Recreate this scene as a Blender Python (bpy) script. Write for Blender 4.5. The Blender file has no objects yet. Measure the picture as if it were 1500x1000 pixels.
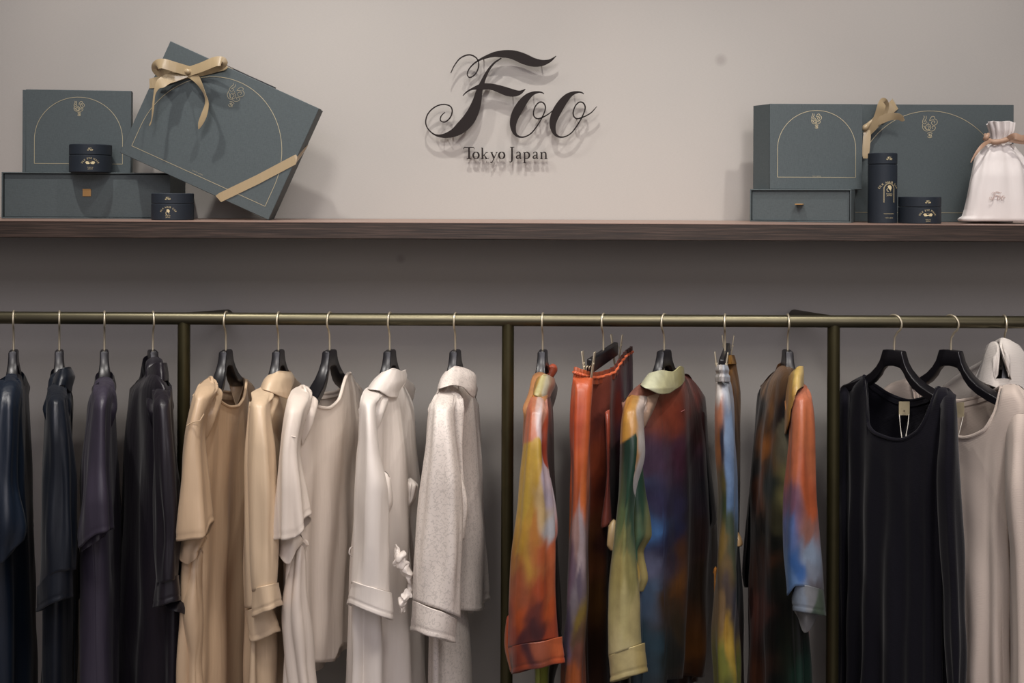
import bpy, math, random
import numpy as np
from mathutils import Vector, Matrix, noise

# ------------------------------------------------------------------ camera, world, light, exposure
CX, YH, F, D, ZC, RO = 750.0, 290.0, 1476.0, 2.14, 1.65, 0.0045
WALL_Y = 0.32
C = bpy.context.scene.collection
sc = bpy.context.scene

cam = bpy.data.objects.new('camera', bpy.data.cameras.new('camera'))
C.objects.link(cam)
cam.data.sensor_width = 36.0
cam.data.lens = 36.0 * F / 1500.0
cam.data.shift_y = (YH - 500.0) / 1500.0
cam.data.clip_start = 0.05
cam.location = (0, -D, ZC)
cam.rotation_euler = (Matrix.Rotation(math.radians(90), 4, 'X') @ Matrix.Rotation(RO, 4, 'Z')).to_euler()
sc.camera = cam

world = bpy.data.worlds.new('shop_ambience')
sc.world = world
world.use_nodes = True
bg = world.node_tree.nodes['Background']
bg.inputs[0].default_value = (0.92, 0.88, 0.95, 1)
bg.inputs[1].default_value = 0.34

sc.view_settings.view_transform = 'Standard'
sc.view_settings.look = 'None'
sc.view_settings.gamma = 1.0
sc.view_settings.use_curve_mapping = False
sc.view_settings.exposure = 0.0

def spot(name, loc, aim, watts, col, size=68, blend=0.8, radius=0.03):
    l = bpy.data.lights.new(name, 'SPOT')
    l.energy = watts; l.color = col; l.spot_size = math.radians(size); l.spot_blend = blend
    l.shadow_soft_size = radius
    o = bpy.data.objects.new(name, l); C.objects.link(o)
    o.location = loc
    o.rotation_euler = (Vector(aim) - Vector(loc)).to_track_quat('-Z', 'Y').to_euler()
    return o

def area(name, loc, aim, watts, col, sx, sy):
    l = bpy.data.lights.new(name, 'AREA')
    l.energy = watts; l.color = col; l.shape = 'RECTANGLE'; l.size = sx; l.size_y = sy
    o = bpy.data.objects.new(name, l); C.objects.link(o)
    o.location = loc
    o.rotation_euler = (Vector(aim) - Vector(loc)).to_track_quat('-Z', 'Y').to_euler()
    return o

WARM = (1.0, 0.95, 0.90)
spot('track_spot', (-1.15, -0.55, 3.35), (-0.75, 0.05, 1.4), 92, WARM)
spot('track_spot', (-0.12, -0.55, 3.35), (-0.1, 0.1, 1.5), 74, WARM)
spot('track_spot', (1.05, -0.55, 3.35), (0.85, 0.1, 1.4), 72, WARM)
spot('track_spot', (-0.45, -1.9, 3.3), (-0.2, 0.0, 1.1), 100, (1.0, 0.94, 0.89), 60, 0.9, 0.22)
spot('track_spot', (0.75, -1.9, 3.3), (0.6, 0.0, 1.1), 95, (1.0, 0.94, 0.89), 60, 0.9, 0.22)
area('ceiling_panel', (0.0, -3.6, 3.3), (0, 0, 1.2), 40, (0.92, 0.88, 0.98), 3.0, 1.0)
area('added_fill', (1.3, -5.0, 2.3), (0.3, 0.3, 1.2), 26, (1.0, 0.90, 0.88), 4.0, 1.0)  # added unseen fill, brightens the wall under the shelf

# ------------------------------------------------------------------ helpers
def lin(h):
    h = h.lstrip('#')
    v = [int(h[i:i + 2], 16) / 255 for i in (0, 2, 4)]
    return tuple(x / 12.92 if x <= .04045 else ((x + .055) / 1.055) ** 2.4 for x in v)

def W(x, y, d):
    dx, dy = x - CX, y - YH
    k = (D + d) / F
    return Vector(((dx + dy * RO) * k, d, ZC - (dy - dx * RO) * k))

def Wn(x, y, d):
    dx, dy = x - CX, y - YH
    k = (D + d) / F
    return (dx + dy * RO) * k, d, ZC - (dy - dx * RO) * k

def root_loc(o):
    v = Vector((0, 0, 0))
    while o is not None:
        v += o.location; o = o.parent
    return v

def tag(o, label=None, cat=None, group=None, kind=None):
    if label: o['label'] = label
    if cat: o['category'] = cat
    if group: o['group'] = group
    if kind: o['kind'] = kind
    return o

def empty(name, loc, label, cat, group=None):
    o = bpy.data.objects.new(name, None); C.objects.link(o)
    o.location = loc; o.empty_display_size = 0.05
    return tag(o, label, cat, group)

def build(name, verts, faces, mat, parent=None, smooth=True, origin=None, auto=None):
    """one mesh object; verts in world space"""
    v = np.asarray(verts, dtype=float).reshape(-1, 3)
    off = root_loc(parent) if parent is not None else (Vector(origin) if origin is not None else Vector((0, 0, 0)))
    v = v - np.array(off)
    me = bpy.data.meshes.new(name)
    me.from_pydata(v.tolist(), [], faces)
    if smooth:
        me.polygons.foreach_set('use_smooth', [True] * len(me.polygons))
    me.validate()
    if auto is not None:
        try: me.set_sharp_from_angle(angle=math.radians(auto))
        except Exception: pass
    me.materials.append(mat)
    o = bpy.data.objects.new(name, me); C.objects.link(o)
    if parent is not None: o.parent = parent
    elif origin is not None: o.location = Vector(origin)
    return o

class MB:
    def __init__(s): s.v = []; s.f = []
    def add(s, vs, fs):
        n = len(s.v); s.v += [tuple(p) for p in vs]; s.f += [tuple(i + n for i in q) for q in fs]
    def box(s, x0, x1, y0, y1, z0, z1, M=None):
        vs = [Vector((x, y, z)) for x in (x0, x1) for y in (y0, y1) for z in (z0, z1)]
        if M is not None: vs = [M @ p for p in vs]
        s.add(vs, [(0, 1, 3, 2), (4, 6, 7, 5), (0, 4, 5, 1), (2, 3, 7, 6), (0, 2, 6, 4), (1, 5, 7, 3)])
    def pipe(s, pts, r, n=10, cap=True):
        pts = [Vector(p) for p in pts]
        rs = r if hasattr(r, '__len__') else [r] * len(pts)
        rings = []; prev = None
        for i, p in enumerate(pts):
            t = (pts[min(i + 1, len(pts) - 1)] - pts[max(i - 1, 0)]).normalized()
            if prev is None:
                a = Vector((0, 0, 1)) if abs(t.z) < .9 else Vector((1, 0, 0))
                u = t.cross(a).normalized()
            else:
                u = (prev - t * prev.dot(t)).normalized()
            prev = u; w = t.cross(u)
            rings.append([p + (u * math.cos(k * 2 * math.pi / n) + w * math.sin(k * 2 * math.pi / n)) * rs[i] for k in range(n)])
        vs = [q for ring in rings for q in ring]; fs = []
        for i in range(len(pts) - 1):
            for k in range(n):
                a = i * n + k; b = i * n + (k + 1) % n
                fs.append((a, b, b + n, a + n))
        if cap:
            fs.append(tuple(range(n))[::-1]); fs.append(tuple(range((len(pts) - 1) * n, len(pts) * n)))
        s.add(vs, fs)
    def build(s, name, mat, parent=None, smooth=False, origin=None, bevel=0, auto=None, seg=2):
        o = build(name, s.v, s.f, mat, parent, smooth or bevel > 0, origin, auto if auto is not None else (35 if (smooth or bevel > 0) else None))
        if bevel:
            m = o.modifiers.new('bevel', 'BEVEL'); m.width = bevel; m.segments = seg; m.limit_method = 'ANGLE'
        return o

def catmull(pts, n=8):
    pts = [np.array(p, float) for p in pts]
    out = []
    for i in range(len(pts) - 1):
        p0 = pts[max(i - 1, 0)]; p1 = pts[i]; p2 = pts[i + 1]; p3 = pts[min(i + 2, len(pts) - 1)]
        for k in range(n):
            t = k / n
            out.append(.5 * ((2 * p1) + (-p0 + p2) * t + (2 * p0 - 5 * p1 + 4 * p2 - p3) * t * t + (-p0 + 3 * p1 - 3 * p2 + p3) * t ** 3))
    out.append(pts[-1])
    return out

# ------------------------------------------------------------------ materials
def mat_new(name):
    m = bpy.data.materials.new(name); m.use_nodes = True
    nt = m.node_tree; b = nt.nodes['Principled BSDF']
    return m, nt, b

def nd(nt, t, **kw):
    n = nt.nodes.new(t)
    for k, v in kw.items(): setattr(n, k, v)
    return n

def coords(nt, scale=(1, 1, 1)):
    tc = nd(nt, 'ShaderNodeTexCoord'); mp = nd(nt, 'ShaderNodeMapping')
    mp.inputs['Scale'].default_value = scale
    nt.links.new(tc.outputs['Object'], mp.inputs[0])
    return mp.outputs[0]

def noise_n(nt, vec, scale, detail=3, rough=.5):
    n = nd(nt, 'ShaderNodeTexNoise'); n.inputs['Scale'].default_value = scale
    n.inputs['Detail'].default_value = detail; n.inputs['Roughness'].default_value = rough
    nt.links.new(vec, n.inputs['Vector'])
    return n.outputs[0]

def bump(nt, b, h, strength, dist=.001, chain=None):
    n = nd(nt, 'ShaderNodeBump'); n.inputs['Strength'].default_value = strength
    n.inputs['Distance'].default_value = dist
    nt.links.new(h, n.inputs['Height'])
    if chain is not None: nt.links.new(chain, n.inputs['Normal'])
    nt.links.new(n.outputs[0], b.inputs['Normal'])
    return n.outputs[0]

def ramp(nt, fac, stops):
    r = nd(nt, 'ShaderNodeValToRGB')
    el = r.color_ramp.elements
    while len(el) < len(stops): el.new(.5)
    for e, (p, c) in zip(el, stops):
        e.position = p; e.color = (*c, 1)
    nt.links.new(fac, r.inputs[0])
    return r.outputs[0]

def mixc(nt, fac, a, b, mode='MIX'):
    n = nd(nt, 'ShaderNodeMix', data_type='RGBA', blend_type=mode)
    if isinstance(fac, (int, float)): n.inputs[0].default_value = fac
    else: nt.links.new(fac, n.inputs[0])
    for k, v in ((6, a), (7, b)):
        if isinstance(v, tuple): n.inputs[k].default_value = (*v, 1)
        else: nt.links.new(v, n.inputs[k])
    return n.outputs[2]

def simple(name, col, rough=.5, metal=0, spec=.5, bscale=None, bstr=.2, var=.0, anis=None):
    m, nt, b = mat_new(name)
    b.inputs['Roughness'].default_value = rough; b.inputs['Metallic'].default_value = metal
    b.inputs['Specular IOR Level'].default_value = spec
    b.inputs['Base Color'].default_value = (*col, 1)
    v = coords(nt, anis or (1, 1, 1))
    if var:
        f = noise_n(nt, v, 30, 4)
        c2 = tuple(min(1, x * (1 + var)) for x in col); c1 = tuple(x * (1 - var) for x in col)
        nt.links.new(ramp(nt, f, [(.3, c1), (.7, c2)]), b.inputs['Base Color'])
    if bscale: bump(nt, b, noise_n(nt, v, bscale, 3), bstr)
    return m

def satin(name, col=None, rough=.36, spec=.5, sheen=.05, knit=False, jacq=False, attr=False, coat=0, ior=1.5):
    m, nt, b = mat_new(name)
    b.inputs['Roughness'].default_value = rough
    b.inputs['Specular IOR Level'].default_value = spec
    b.inputs['Sheen Weight'].default_value = sheen
    b.inputs['IOR'].default_value = ior
    b.inputs['Sheen Roughness'].default_value = .4
    v = coords(nt)
    if attr:
        a = nd(nt, 'ShaderNodeVertexColor', layer_name='print')
        f = noise_n(nt, v, 22, 5, .6)
        base = mixc(nt, .5, a.outputs[0], ramp(nt, f, [(.3, (.30, .30, .30)), (.7, (.68, .68, .68))]), 'OVERLAY')
        nt.links.new(base, b.inputs['Base Color'])
    else:
        b.inputs['Base Color'].default_value = (*col, 1)
    if jacq:
        # tangled line pattern woven in: contour lines of a smooth noise
        vv = coords(nt, (1, 1, 1))
        n1 = noise_n(nt, vv, 80, 2, .55)
        mth = nd(nt, 'ShaderNodeMath', operation='MULTIPLY'); nt.links.new(n1, mth.inputs[0]); mth.inputs[1].default_value = 30
        sn = nd(nt, 'ShaderNodeMath', operation='SINE'); nt.links.new(mth.outputs[0], sn.inputs[0])
        dk = tuple(x * .80 for x in col)
        nt.links.new(ramp(nt, sn.outputs[0], [(.0, col), (.62, col), (.9, dk)]), b.inputs['Base Color'])
    if knit:
        vk = coords(nt, (1, 1, 1))
        wv = nd(nt, 'ShaderNodeTexWave', bands_direction='Z'); wv.inputs['Scale'].default_value = 95
        wv.inputs['Distortion'].default_value = .6
        nt.links.new(vk, wv.inputs['Vector'])
        n1 = bump(nt, b, wv.outputs[1], .25, .0006)
        bump(nt, b, noise_n(nt, vk, 400, 2), .25, .0008, n1)
    else:
        n0 = bump(nt, b, noise_n(nt, coords(nt, (1, 1, .10)), 75, 2, .5), .30, .004)
        n1 = bump(nt, b, noise_n(nt, coords(nt, (1, 1, .35)), 24, 3, .5), .32, .004, n0)
        bump(nt, b, noise_n(nt, v, 900, 2), .06, .0005, n1)
    return m

M = {}
def wallmat():
    m, nt, b = mat_new('wall_covering')
    v = coords(nt, (1, 1, 1))
    f1 = noise_n(nt, v, 1.6, 3, .5)
    base = ramp(nt, f1, [(.3, lin('aaa7a2')), (.7, lin('b1aca6'))])
    f2 = noise_n(nt, coords(nt, (1, 1, 9)), 140, 3, .7)
    base = mixc(nt, .10, base, ramp(nt, f2, [(.3, (.3, .28, .26)), (.7, (1, 1, 1))]), 'MULTIPLY')
    # two faint scuffs on the covering
    for (px, py, rad) in ((587, 379, .011), (1056, 88, .014)):
        p = W(px, py, WALL_Y)
        vm = nd(nt, 'ShaderNodeVectorMath', operation='DISTANCE')
        tc = nd(nt, 'ShaderNodeTexCoord'); nt.links.new(tc.outputs['Object'], vm.inputs[0])
        vm.inputs[1].default_value = (p.x, 0.0, p.z)
        mr = nd(nt, 'ShaderNodeMapRange'); nt.links.new(vm.outputs['Value'], mr.inputs[0])
        mr.inputs[1].default_value = rad * .4; mr.inputs[2].default_value = rad * 1.3
        mr.inputs[3].default_value = .28; mr.inputs[4].default_value = 0
        base = mixc(nt, mr.outputs[0], base, (.12, .10, .09))
    nt.links.new(base, b.inputs['Base Color'])
    b.inputs['Roughness'].default_value = .75
    b.inputs['Specular IOR Level'].default_value = .25
    n1 = bump(nt, b, noise_n(nt, coords(nt, (1, 1, 7)), 160, 3, .7), .25, .001)
    bump(nt, b, noise_n(nt, coords(nt, (7, 1, 1)), 160, 3, .7), .18, .001, n1)
    return m
M['wall'] = wallmat()
M['plain'] = simple('painted_plaster', lin('a79c93'), .8, bscale=60)
M['floor'] = simple('floor_stone', lin('77706a'), .5, bscale=30, var=.1)
M['ceil'] = simple('ceiling_paint', lin('b8b0a8'), .8, bscale=40)

def woodmat():
    m, nt, b = mat_new('dark_wood_veneer')
    v = coords(nt, (1.2, 14, 55))
    f = noise_n(nt, v, 7, 5, .62)
    nt.links.new(ramp(nt, f, [(.30, lin('1d1613')), (.5, lin('33271f')), (.70, lin('4d3c34'))]), b.inputs['Base Color'])
    b.inputs['Roughness'].default_value = .55
    bump(nt, b, f, .25, .001)
    return m
M['wood'] = woodmat()
M['bronze'] = simple('antique_bronze', lin('66614e'), .38, .9, var=.04)
M['bronze_dark'] = simple('antique_bronze_dark', lin('4a452f'), .42, .8, var=.06)
M['hook'] = simple('champagne_metal', lin('d6cbb2'), .38, .75, var=.05)
M['hanger'] = simple('black_lacquer', lin('131216'), .34, bscale=300, bstr=.03)
M['sign'] = simple('brown_black_enamel', lin('1c1513'), .6, spec=.2, var=.06)
M['sign_pin'] = simple('sign_pin_metal', lin('6b5f58'), .4, .6)

def paper(name, h, dark=.8):
    m, nt, b = mat_new(name)
    c = lin(h)
    v1 = coords(nt, (1, 1, 14)); v2 = coords(nt, (14, 14, 1))
    f1 = noise_n(nt, v1, 130, 2, .6); f2 = noise_n(nt, v2, 130, 2, .6)
    ad = nd(nt, 'ShaderNodeMath', operation='ADD'); nt.links.new(f1, ad.inputs[0]); nt.links.new(f2, ad.inputs[1])
    ml = nd(nt, 'ShaderNodeMath', operation='MULTIPLY'); nt.links.new(ad.outputs[0], ml.inputs[0]); ml.inputs[1].default_value = .5
    nt.links.new(ramp(nt, ml.outputs[0], [(.35, tuple(x * dark for x in c)), (.65, tuple(x * 1.15 for x in c))]), b.inputs['Base Color'])
    b.inputs['Roughness'].default_value = .6
    b.inputs['Specular IOR Level'].default_value = .35
    bump(nt, b, ml.outputs[0], .3, .0006)
    return m
M['paper'] = paper('slate_green_cloth_paper', '4c5557')
M['paper_dark'] = paper('slate_green_cloth_paper_inner', '454f50')
M['navybox'] = paper('navy_card', '1d252e', .9)
M['gold'] = simple('gold_foil', lin('b8ae90'), .4, .45, var=.06)
M['paleprint'] = simple('pale_gold_ink', lin('c9bb93'), .6)
M['ribbon'] = satin('champagne_ribbon', lin('a08e6f'), rough=.3, sheen=.1)
M['ribbon_tan'] = satin('tan_cord_ribbon', lin('ab8a72'), rough=.45, sheen=.2)
M['bag'] = satin('white_cotton', lin('e2dcd8'), rough=.8, sheen=.3)
M['bagprint'] = simple('dusty_pink_ink', lin('bfa8a0'), .7)
M['tab'] = satin('gold_pull_ribbon', lin('a98452'), rough=.4)
M['label'] = simple('cream_label_cloth', lin('b5a888'), .6, bscale=200)
M['string'] = simple('white_thread', lin('d8d2c8'), .6)

M['navy'] = satin('navy_satin', lin('0f1b2a'), rough=.42, spec=.6)
M['navy2'] = satin('deep_navy_satin', lin('0c141f'), rough=.42, spec=.6)
M['violet'] = satin('charcoal_violet_satin', lin('35303d'), rough=.44, spec=.5)
M['charcoal'] = satin('charcoal_satin', lin('18141c'), rough=.42, spec=.55)
M['champ'] = satin('champagne_satin', lin('c6ab8c'), rough=.4, spec=.5)
M['champ2'] = satin('pale_champagne_satin', lin('cfb799'), rough=.4, spec=.5)
M['ivory'] = satin('ivory_satin', lin('dbcec1'), rough=.42, spec=.5)
M['white'] = satin('white_satin', lin('e1d8cf'), rough=.42, spec=.5)
M['jacq'] = satin('white_jacquard', lin('d7cdc4'), rough=.45, spec=.5, jacq=True)
M['print'] = satin('painterly_print_satin', rough=.38, spec=.5, attr=True)
M['navyknit'] = satin('navy_knit', lin('131219'), rough=.9, spec=.12, sheen=.12, knit=True)
M['beigeknit'] = satin('beige_knit', lin('cfc0b4'), rough=.85, spec=.2, sheen=.2, knit=True)
M['robe'] = satin('off_white_terry', lin('d9d2ca'), rough=.9, spec=.15, sheen=.3, knit=True)

# ------------------------------------------------------------------ the setting
def slab(name, x0, x1, y0, y1, z0, z1, mat, kind='structure'):
    mb = MB(); mb.box(x0, x1, y0, y1, z0, z1)
    o = mb.build(name, mat)
    o['kind'] = kind
    return o
w_ = slab('wall_back', -3.2, 3.2, 0, .12, 0, 3.6, M['wall']); w_.location = (0, WALL_Y, 0)
slab('floor', -3.2, 3.2, -5.5, WALL_Y + .12, -.1, 0, M['floor'])
slab('ceiling', -3.2, 3.2, -5.5, WALL_Y + .12, 3.6, 3.7, M['ceil'])
slab('wall_left', -3.3, -3.2, -5.5, WALL_Y + .12, 0, 3.6, M['plain'])
slab('wall_right', 3.2, 3.3, -5.5, WALL_Y + .12, 0, 3.6, M['plain'])

# ------------------------------------------------------------------ shelf
SF = -0.02                                   # front edge of the shelf
zt = W(750, 326.3, SF).z; zb = W(750, 351.0, SF).z
SHELF = zt
mb = MB(); mb.box(-3.0, 3.0, SF, WALL_Y, zb, zt - .0012)
sh = mb.build('wall_shelf', M['wood'], None, bevel=.0015, origin=(0, WALL_Y, zb))
tag(sh, 'long dark wood wall shelf with visible grain running under the gift boxes', 'shelf')
mb = MB(); mb.box(-3.0, 3.0, SF - .0008, WALL_Y - .003, zt - .0012, zt)
tag(mb.build('shelf_top', simple('shelf_top_lit_tone', lin('8d7468'), .35, bscale=60, bstr=.05), sh), 'top surface coloured paler, as if lit')  # paler than the wood: light grazing the top is put into the colour

# ------------------------------------------------------------------ clothes rail
RODZ = W(750, 468.5, 0).z; RR = .0132
rail = empty('clothes_rail', (0, 0, 0), 'antique bronze clothes rail with three posts and wall brackets under the shelf', 'clothes rail')
mb = MB(); mb.pipe([(-2.6, 0, RODZ), (-1.3, 0, RODZ), (0, 0, RODZ), (1.3, 0, RODZ), (2.6, 0, RODZ)], RR, 28)
mb.build('rail_bar', M['bronze'], rail, smooth=True)
for px in (268.5, 743.5, 1221.0):
    X = W(px, 620, 0).x
    mb = MB(); mb.pipe([(X, 0.002, RODZ - .004), (X, 0.002, 1.0), (X, .002, .5), (X, 0.002, 0)], .0130, 28)
    p = mb.build('post', M['bronze_dark'], rail, smooth=True)
for (px, ex) in ((268.5, 334), (1221.0, 1163)):
    a = Vector((W(px, 470, 0).x, 0, RODZ)); b = W(ex, 461, WALL_Y - .002)
    mb = MB(); mb.pipe([a, a.lerp(b, .5), b.lerp(a, .02), b], [.0125, .0125, .0135, .0105], 24)
    mb.build('wall_bracket', M['bronze_dark'], rail, smooth=True)

# ------------------------------------------------------------------ hangers
def hanger_frame(x0, xn):
    X0 = W(x0, 490, 0).x
    L = .19
    d = -L
    for _ in range(20):
        Xn = W(xn, 570, d).x
        u = Xn - X0
        u = max(-L * .95, min(L * .95, u))
        d = -math.sqrt(L * L - u * u)
    return X0, Vector((u, d, 0)).normalized()

def hook_mesh(X0, nv, parent, ztop):
    R = .0185; cz = RODZ + RR + .0012 - R
    P = []
    def q(u, z): return Vector((X0, 0, 0)) + nv * u + Vector((0, 0, z))
    P.append(q(0, ztop - .004)); P.append(q(0, ztop + .012)); P.append(q(0.001, cz - R - .011))
    for k in range(0, 23):
        a = math.radians(-62 + k * 11)
        P.append(q(R * math.cos(a), cz + R * math.sin(a)))
    mb = MB(); mb.pipe(P, .0021, 10)
    return mb.build('hook', M['hook'], parent, smooth=True)

def hanger(x0, xn, label, emblem=False, sx=1.0, tilt=.10):
    X0, nv = hanger_frame(x0, xn)
    zt = W(x0, 512, 0).z
    h = empty('coat_hanger', (X0, 0, zt), label, 'hanger', 'black hangers on the rail')
    top = [(0, 0), (.024, 0), (.027, -.010), (.032, -.022), (.042, -.036), (.058, -.050), (.080, -.062), (.110, -.072), (.142, -.081), (.156, -.088)]
    bot = [(0, -.034), (.012, -.0345), (.020, -.037), (.028, -.045), (.039, -.058), (.055, -.071), (.078, -.082), (.110, -.092), (.142, -.099), (.156, -.100)]
    thk = [.0085, .0085, .0085, .009, .0105, .0125, .0145, .0165, .017, .010]
    top = [(u if u < .03 else .024 + (u - .024) * sx, z) for u, z in top]; bot = [(u if u < .03 else .024 + (u - .024) * sx, z) for u, z in bot]
    n = len(top); tv = Vector((-nv.y, nv.x, 0))
    vs = []; fs = []
    cols = [(-top[i][0], top[i][1], -bot[i][0], bot[i][1], thk[i]) for i in range(n - 1, 0, -1)] + [(top[i][0], top[i][1], bot[i][0], bot[i][1], thk[i]) for i in range(n)]
    o0 = Vector((X0, 0, zt))
    for (u1, z1, u2, z2, t) in cols:
        r = [(u1, z1, .72), (u1 * .97 + u2 * .03, z1 * .9 + z2 * .1, 1), (u1 * .1 + u2 * .9, z1 * .1 + z2 * .9, 1), (u2, z2, .72)]
        ring = [o0 + nv * a + Vector((0, 0, b + tilt * min(a, 0))) + tv * (t * k) for (a, b, k) in r] + [o0 + nv * a + Vector((0, 0, b + tilt * min(a, 0))) - tv * (t * k) for (a, b, k) in reversed(r)]
        vs += ring
    m = len(cols)
    for i in range(m - 1):
        for k in range(8):
            a = i * 8 + k; b = i * 8 + (k + 1) % 8
            fs.append((a, a + 8, b + 8, b))
    fs.append(tuple(range(8))); fs.append(tuple(range((m - 1) * 8, m * 8))[::-1])
    ho = build('shoulder_bar', vs, fs, M['hanger'], h, True, auto=40)
    md = ho.modifiers.new('bevel', 'BEVEL'); md.width = .0012; md.segments = 2; md.limit_method = 'ANGLE'; md.angle_limit = math.radians(40)
    hook_mesh(X0, nv, h, zt)
    return h, X0, nv, zt

# ------------------------------------------------------------------ cloth generator
def hermite(tab, y):
    """rows: y + columns; smooth monotone-limited interpolation"""
    t = np.array(tab, float); ys = t[:, 0]; out = []
    for k in range(1, t.shape[1]):
        v = t[:, k]; n = len(v)
        if n == 1: out.append(np.full_like(y, v[0])); continue
        dlt = np.diff(v) / np.diff(ys)
        m = np.zeros(n); m[0] = dlt[0]; m[-1] = dlt[-1]
        for i in range(1, n - 1):
            m[i] = 0 if dlt[i - 1] * dlt[i] <= 0 else 2 * dlt[i - 1] * dlt[i] / (dlt[i - 1] + dlt[i])
        yy = np.clip(y, ys[0], ys[-1])
        i = np.clip(np.searchsorted(ys, yy, side='right') - 1, 0, n - 2)
        h = (ys[i + 1] - ys[i]); s = (yy - ys[i]) / h
        out.append((1 + 2 * s) * (1 - s) ** 2 * v[i] + s * (1 - s) ** 2 * h * m[i] + s * s * (3 - 2 * s) * v[i + 1] + s * s * (s - 1) * h * m[i + 1])
    return out

def curve1(pts, c):
    p = sorted(pts); return hermite([(a, b) for a, b in p], c)[0]

def cloth(name, parent, mat, rows, fd=0, bd=None, ft=0, bt=None, neck=None, k=9.0, folds=(5, .001, .006),
          wr=.003, seed=1, nu=110, nv=90, hem=.0022, col=None, e=.9, sharp=.0, ystart=None, label=None, pinch=True):
    """closed hanging tube of cloth. rows: (y, xleft, xright, depth_centre, depth_half, phi_deg)
    fd/bd: how far the top edge drops (front/back) as lists of (c, px); ft/bt the same at the hem.
    neck: (c0, c1) range left open at the top; elsewhere the top edge is sewn shut"""
    rnd = random.Random(seed)
    th = np.linspace(0, 2 * np.pi, nu, endpoint=False) + .013
    c = np.cos(th); sn = np.sin(th)
    def fn(v, cc):
        return curve1(v, cc) if isinstance(v, (list, tuple)) else np.full_like(cc, float(v))
    if fd == 0 and pinch and neck is None and name in ('sleeve', 'sleeve_fold', 'sleeve_lining', 'side_drape', 'leg_fold', 'lapel', 'placket', 'yoke'):
        fd = [(-1, 9), (-.7, 3), (0, 0), (.7, 3), (1, 9)]; k = max(k, 12)
    if name == 'collar' and rows[0][0] > 520:
        rows = [(r[0], r[1], r[2], r[3] - .012, r[4] * 1.3, r[5]) for r in rows]
    if name == 'cuff':
        r0 = rows[0]
        rows = [(r0[0] - 2, r0[1] - .3, r0[2] + .3, r0[3] + .005, r0[4] * .955, r0[5])] + [(r[0], r[1], r[2], r[3] + .005, r[4] * .95, r[5]) for r in rows[1:]]
    if bd is None: bd = fd
    if bt is None: bt = ft
    top = np.where(sn < 0, fn(fd, c), fn(bd, c)) + rows[0][0]
    bot = np.where(sn < 0, fn(ft, c), fn(bt, c)) + rows[-1][0]
    s = np.linspace(0, 1, nv) ** 1.25
    S = s[:, None]
    Y = top[None, :] + (bot - top)[None, :] * S
    xl, xr, dc, hd, ph = hermite(rows, Y)
    ph = np.radians(ph)
    if neck is None: mask = np.full_like(c, 1.0 if pinch else 0.0)
    else:
        a, b = neck; w = .06
        mask = 1 - 1 / (1 + np.exp(-(c - a) / w)) * 1 / (1 + np.exp((c - b) / w))
        mask = np.clip(mask * 1.15 - .05, 0, 1)
    m = 1 - mask[None, :] * np.exp(-(Y - top[None, :]) / k)
    ce = np.sign(c) * np.abs(c) ** e
    if neck is None and pinch: pass
    PX = (xl + xr) / 2 + (xr - xl) / 2 * ce[None, :]
    DD = dc + hd * (m * sn[None, :] * np.cos(ph) + c[None, :] * np.sin(ph))
    X, Yw, Z = Wn(PX, Y, DD)
    dx = np.roll(X, -1, 1) - np.roll(X, 1, 1); dy = np.roll(Yw, -1, 1) - np.roll(Yw, 1, 1)
    ln = np.sqrt(dx * dx + dy * dy) + 1e-6
    nx, ny = dy / ln, -dx / ln
    # folds
    nf, a0, a1 = folds
    fsum = np.zeros_like(Y)
    for q in range(4):
        kk = max(1, nf + rnd.choice([-2, -1, 0, 1, 2, 3])); p = rnd.uniform(0, 6.28); dr = rnd.uniform(-1.2, 1.2)
        fsum += rnd.uniform(.5, 1) * np.sin(kk * th[None, :] + p + dr * S * 2)
    fsum /= 2.2
    fsum = np.sign(fsum) * np.abs(fsum) ** .85
    if sharp: fsum = fsum * (1 - sharp) + sharp * (1 - 2 * np.abs(np.sin(nf * .5 * th[None, :] + 1.3 * S)))
    amp = (a0 + (a1 - a0) * S ** .8) * (1.5 if name == 'body' else 1.15)
    fade = 1.0
    if name == 'sleeve' and 830 < rows[-1][0] < 1100: fade = np.clip((bot[None, :] - Y) / 60, 0, 1) * .85 + .15
    disp = amp * fsum * np.clip(m, .15, 1) * fade
    if wr:
        ox, oy = rnd.uniform(0, 50), rnd.uniform(0, 50)
        wn = np.empty_like(Y)
        Xs = X * 16; Zs = Z * 7
        for i in range(nv):
            for j in range(nu):
                wn[i, j] = noise.noise((Xs[i, j] + ox, Yw[i, j] * 16, Zs[i, j] + .55 * Xs[i, j] + oy))
        disp = disp + wr * wn * 1.9 * fade
    if name in ('cuff', 'body') or (name == 'sleeve' and rows[-1][0] < 800):
        disp = disp - .0011 * np.exp(-(((bot[None, :] - Y) - 8) / 1.6) ** 2)
    X = X + nx * disp; Yw = Yw + ny * disp
    V = np.stack([X, Yw, Z], -1)
    ctr = V.mean(1, keepdims=True)
    # inner turned edges
    def inner(row, i, dz, t):
        r = V[i].copy(); r[:, 0] -= nx[i] * t; r[:, 1] -= ny[i] * t; r[:, 2] += dz; return r
    rowsV = []
    opent = neck is not None or not pinch
    if opent:
        mt = (1 - mask)[:, None]
        j3 = max(2, int(nv * .1)) if float((V[0][:, 2] - V[-1][:, 2]).mean()) < .2 else 4
        rA = inner(None, j3, 0, hem * 1.2); rA = V[j3] * (1 - mt) + rA * mt
        rB = inner(None, 0, 0, hem); rB = V[0] * (1 - mt) + rB * mt
        rowsV += [rA, rB]
    rowsV += [V[i] for i in range(nv)]
    rowsV += [inner(None, nv - 1, 0, hem), inner(None, nv - 1 - nv // 25 - 1, 0, hem * 1.2), inner(None, nv - 1 - nv // 8 - 2, 0, hem * 1.3)]
    A = np.concatenate(rowsV, 0); nr = len(rowsV)
    fs = []
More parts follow.
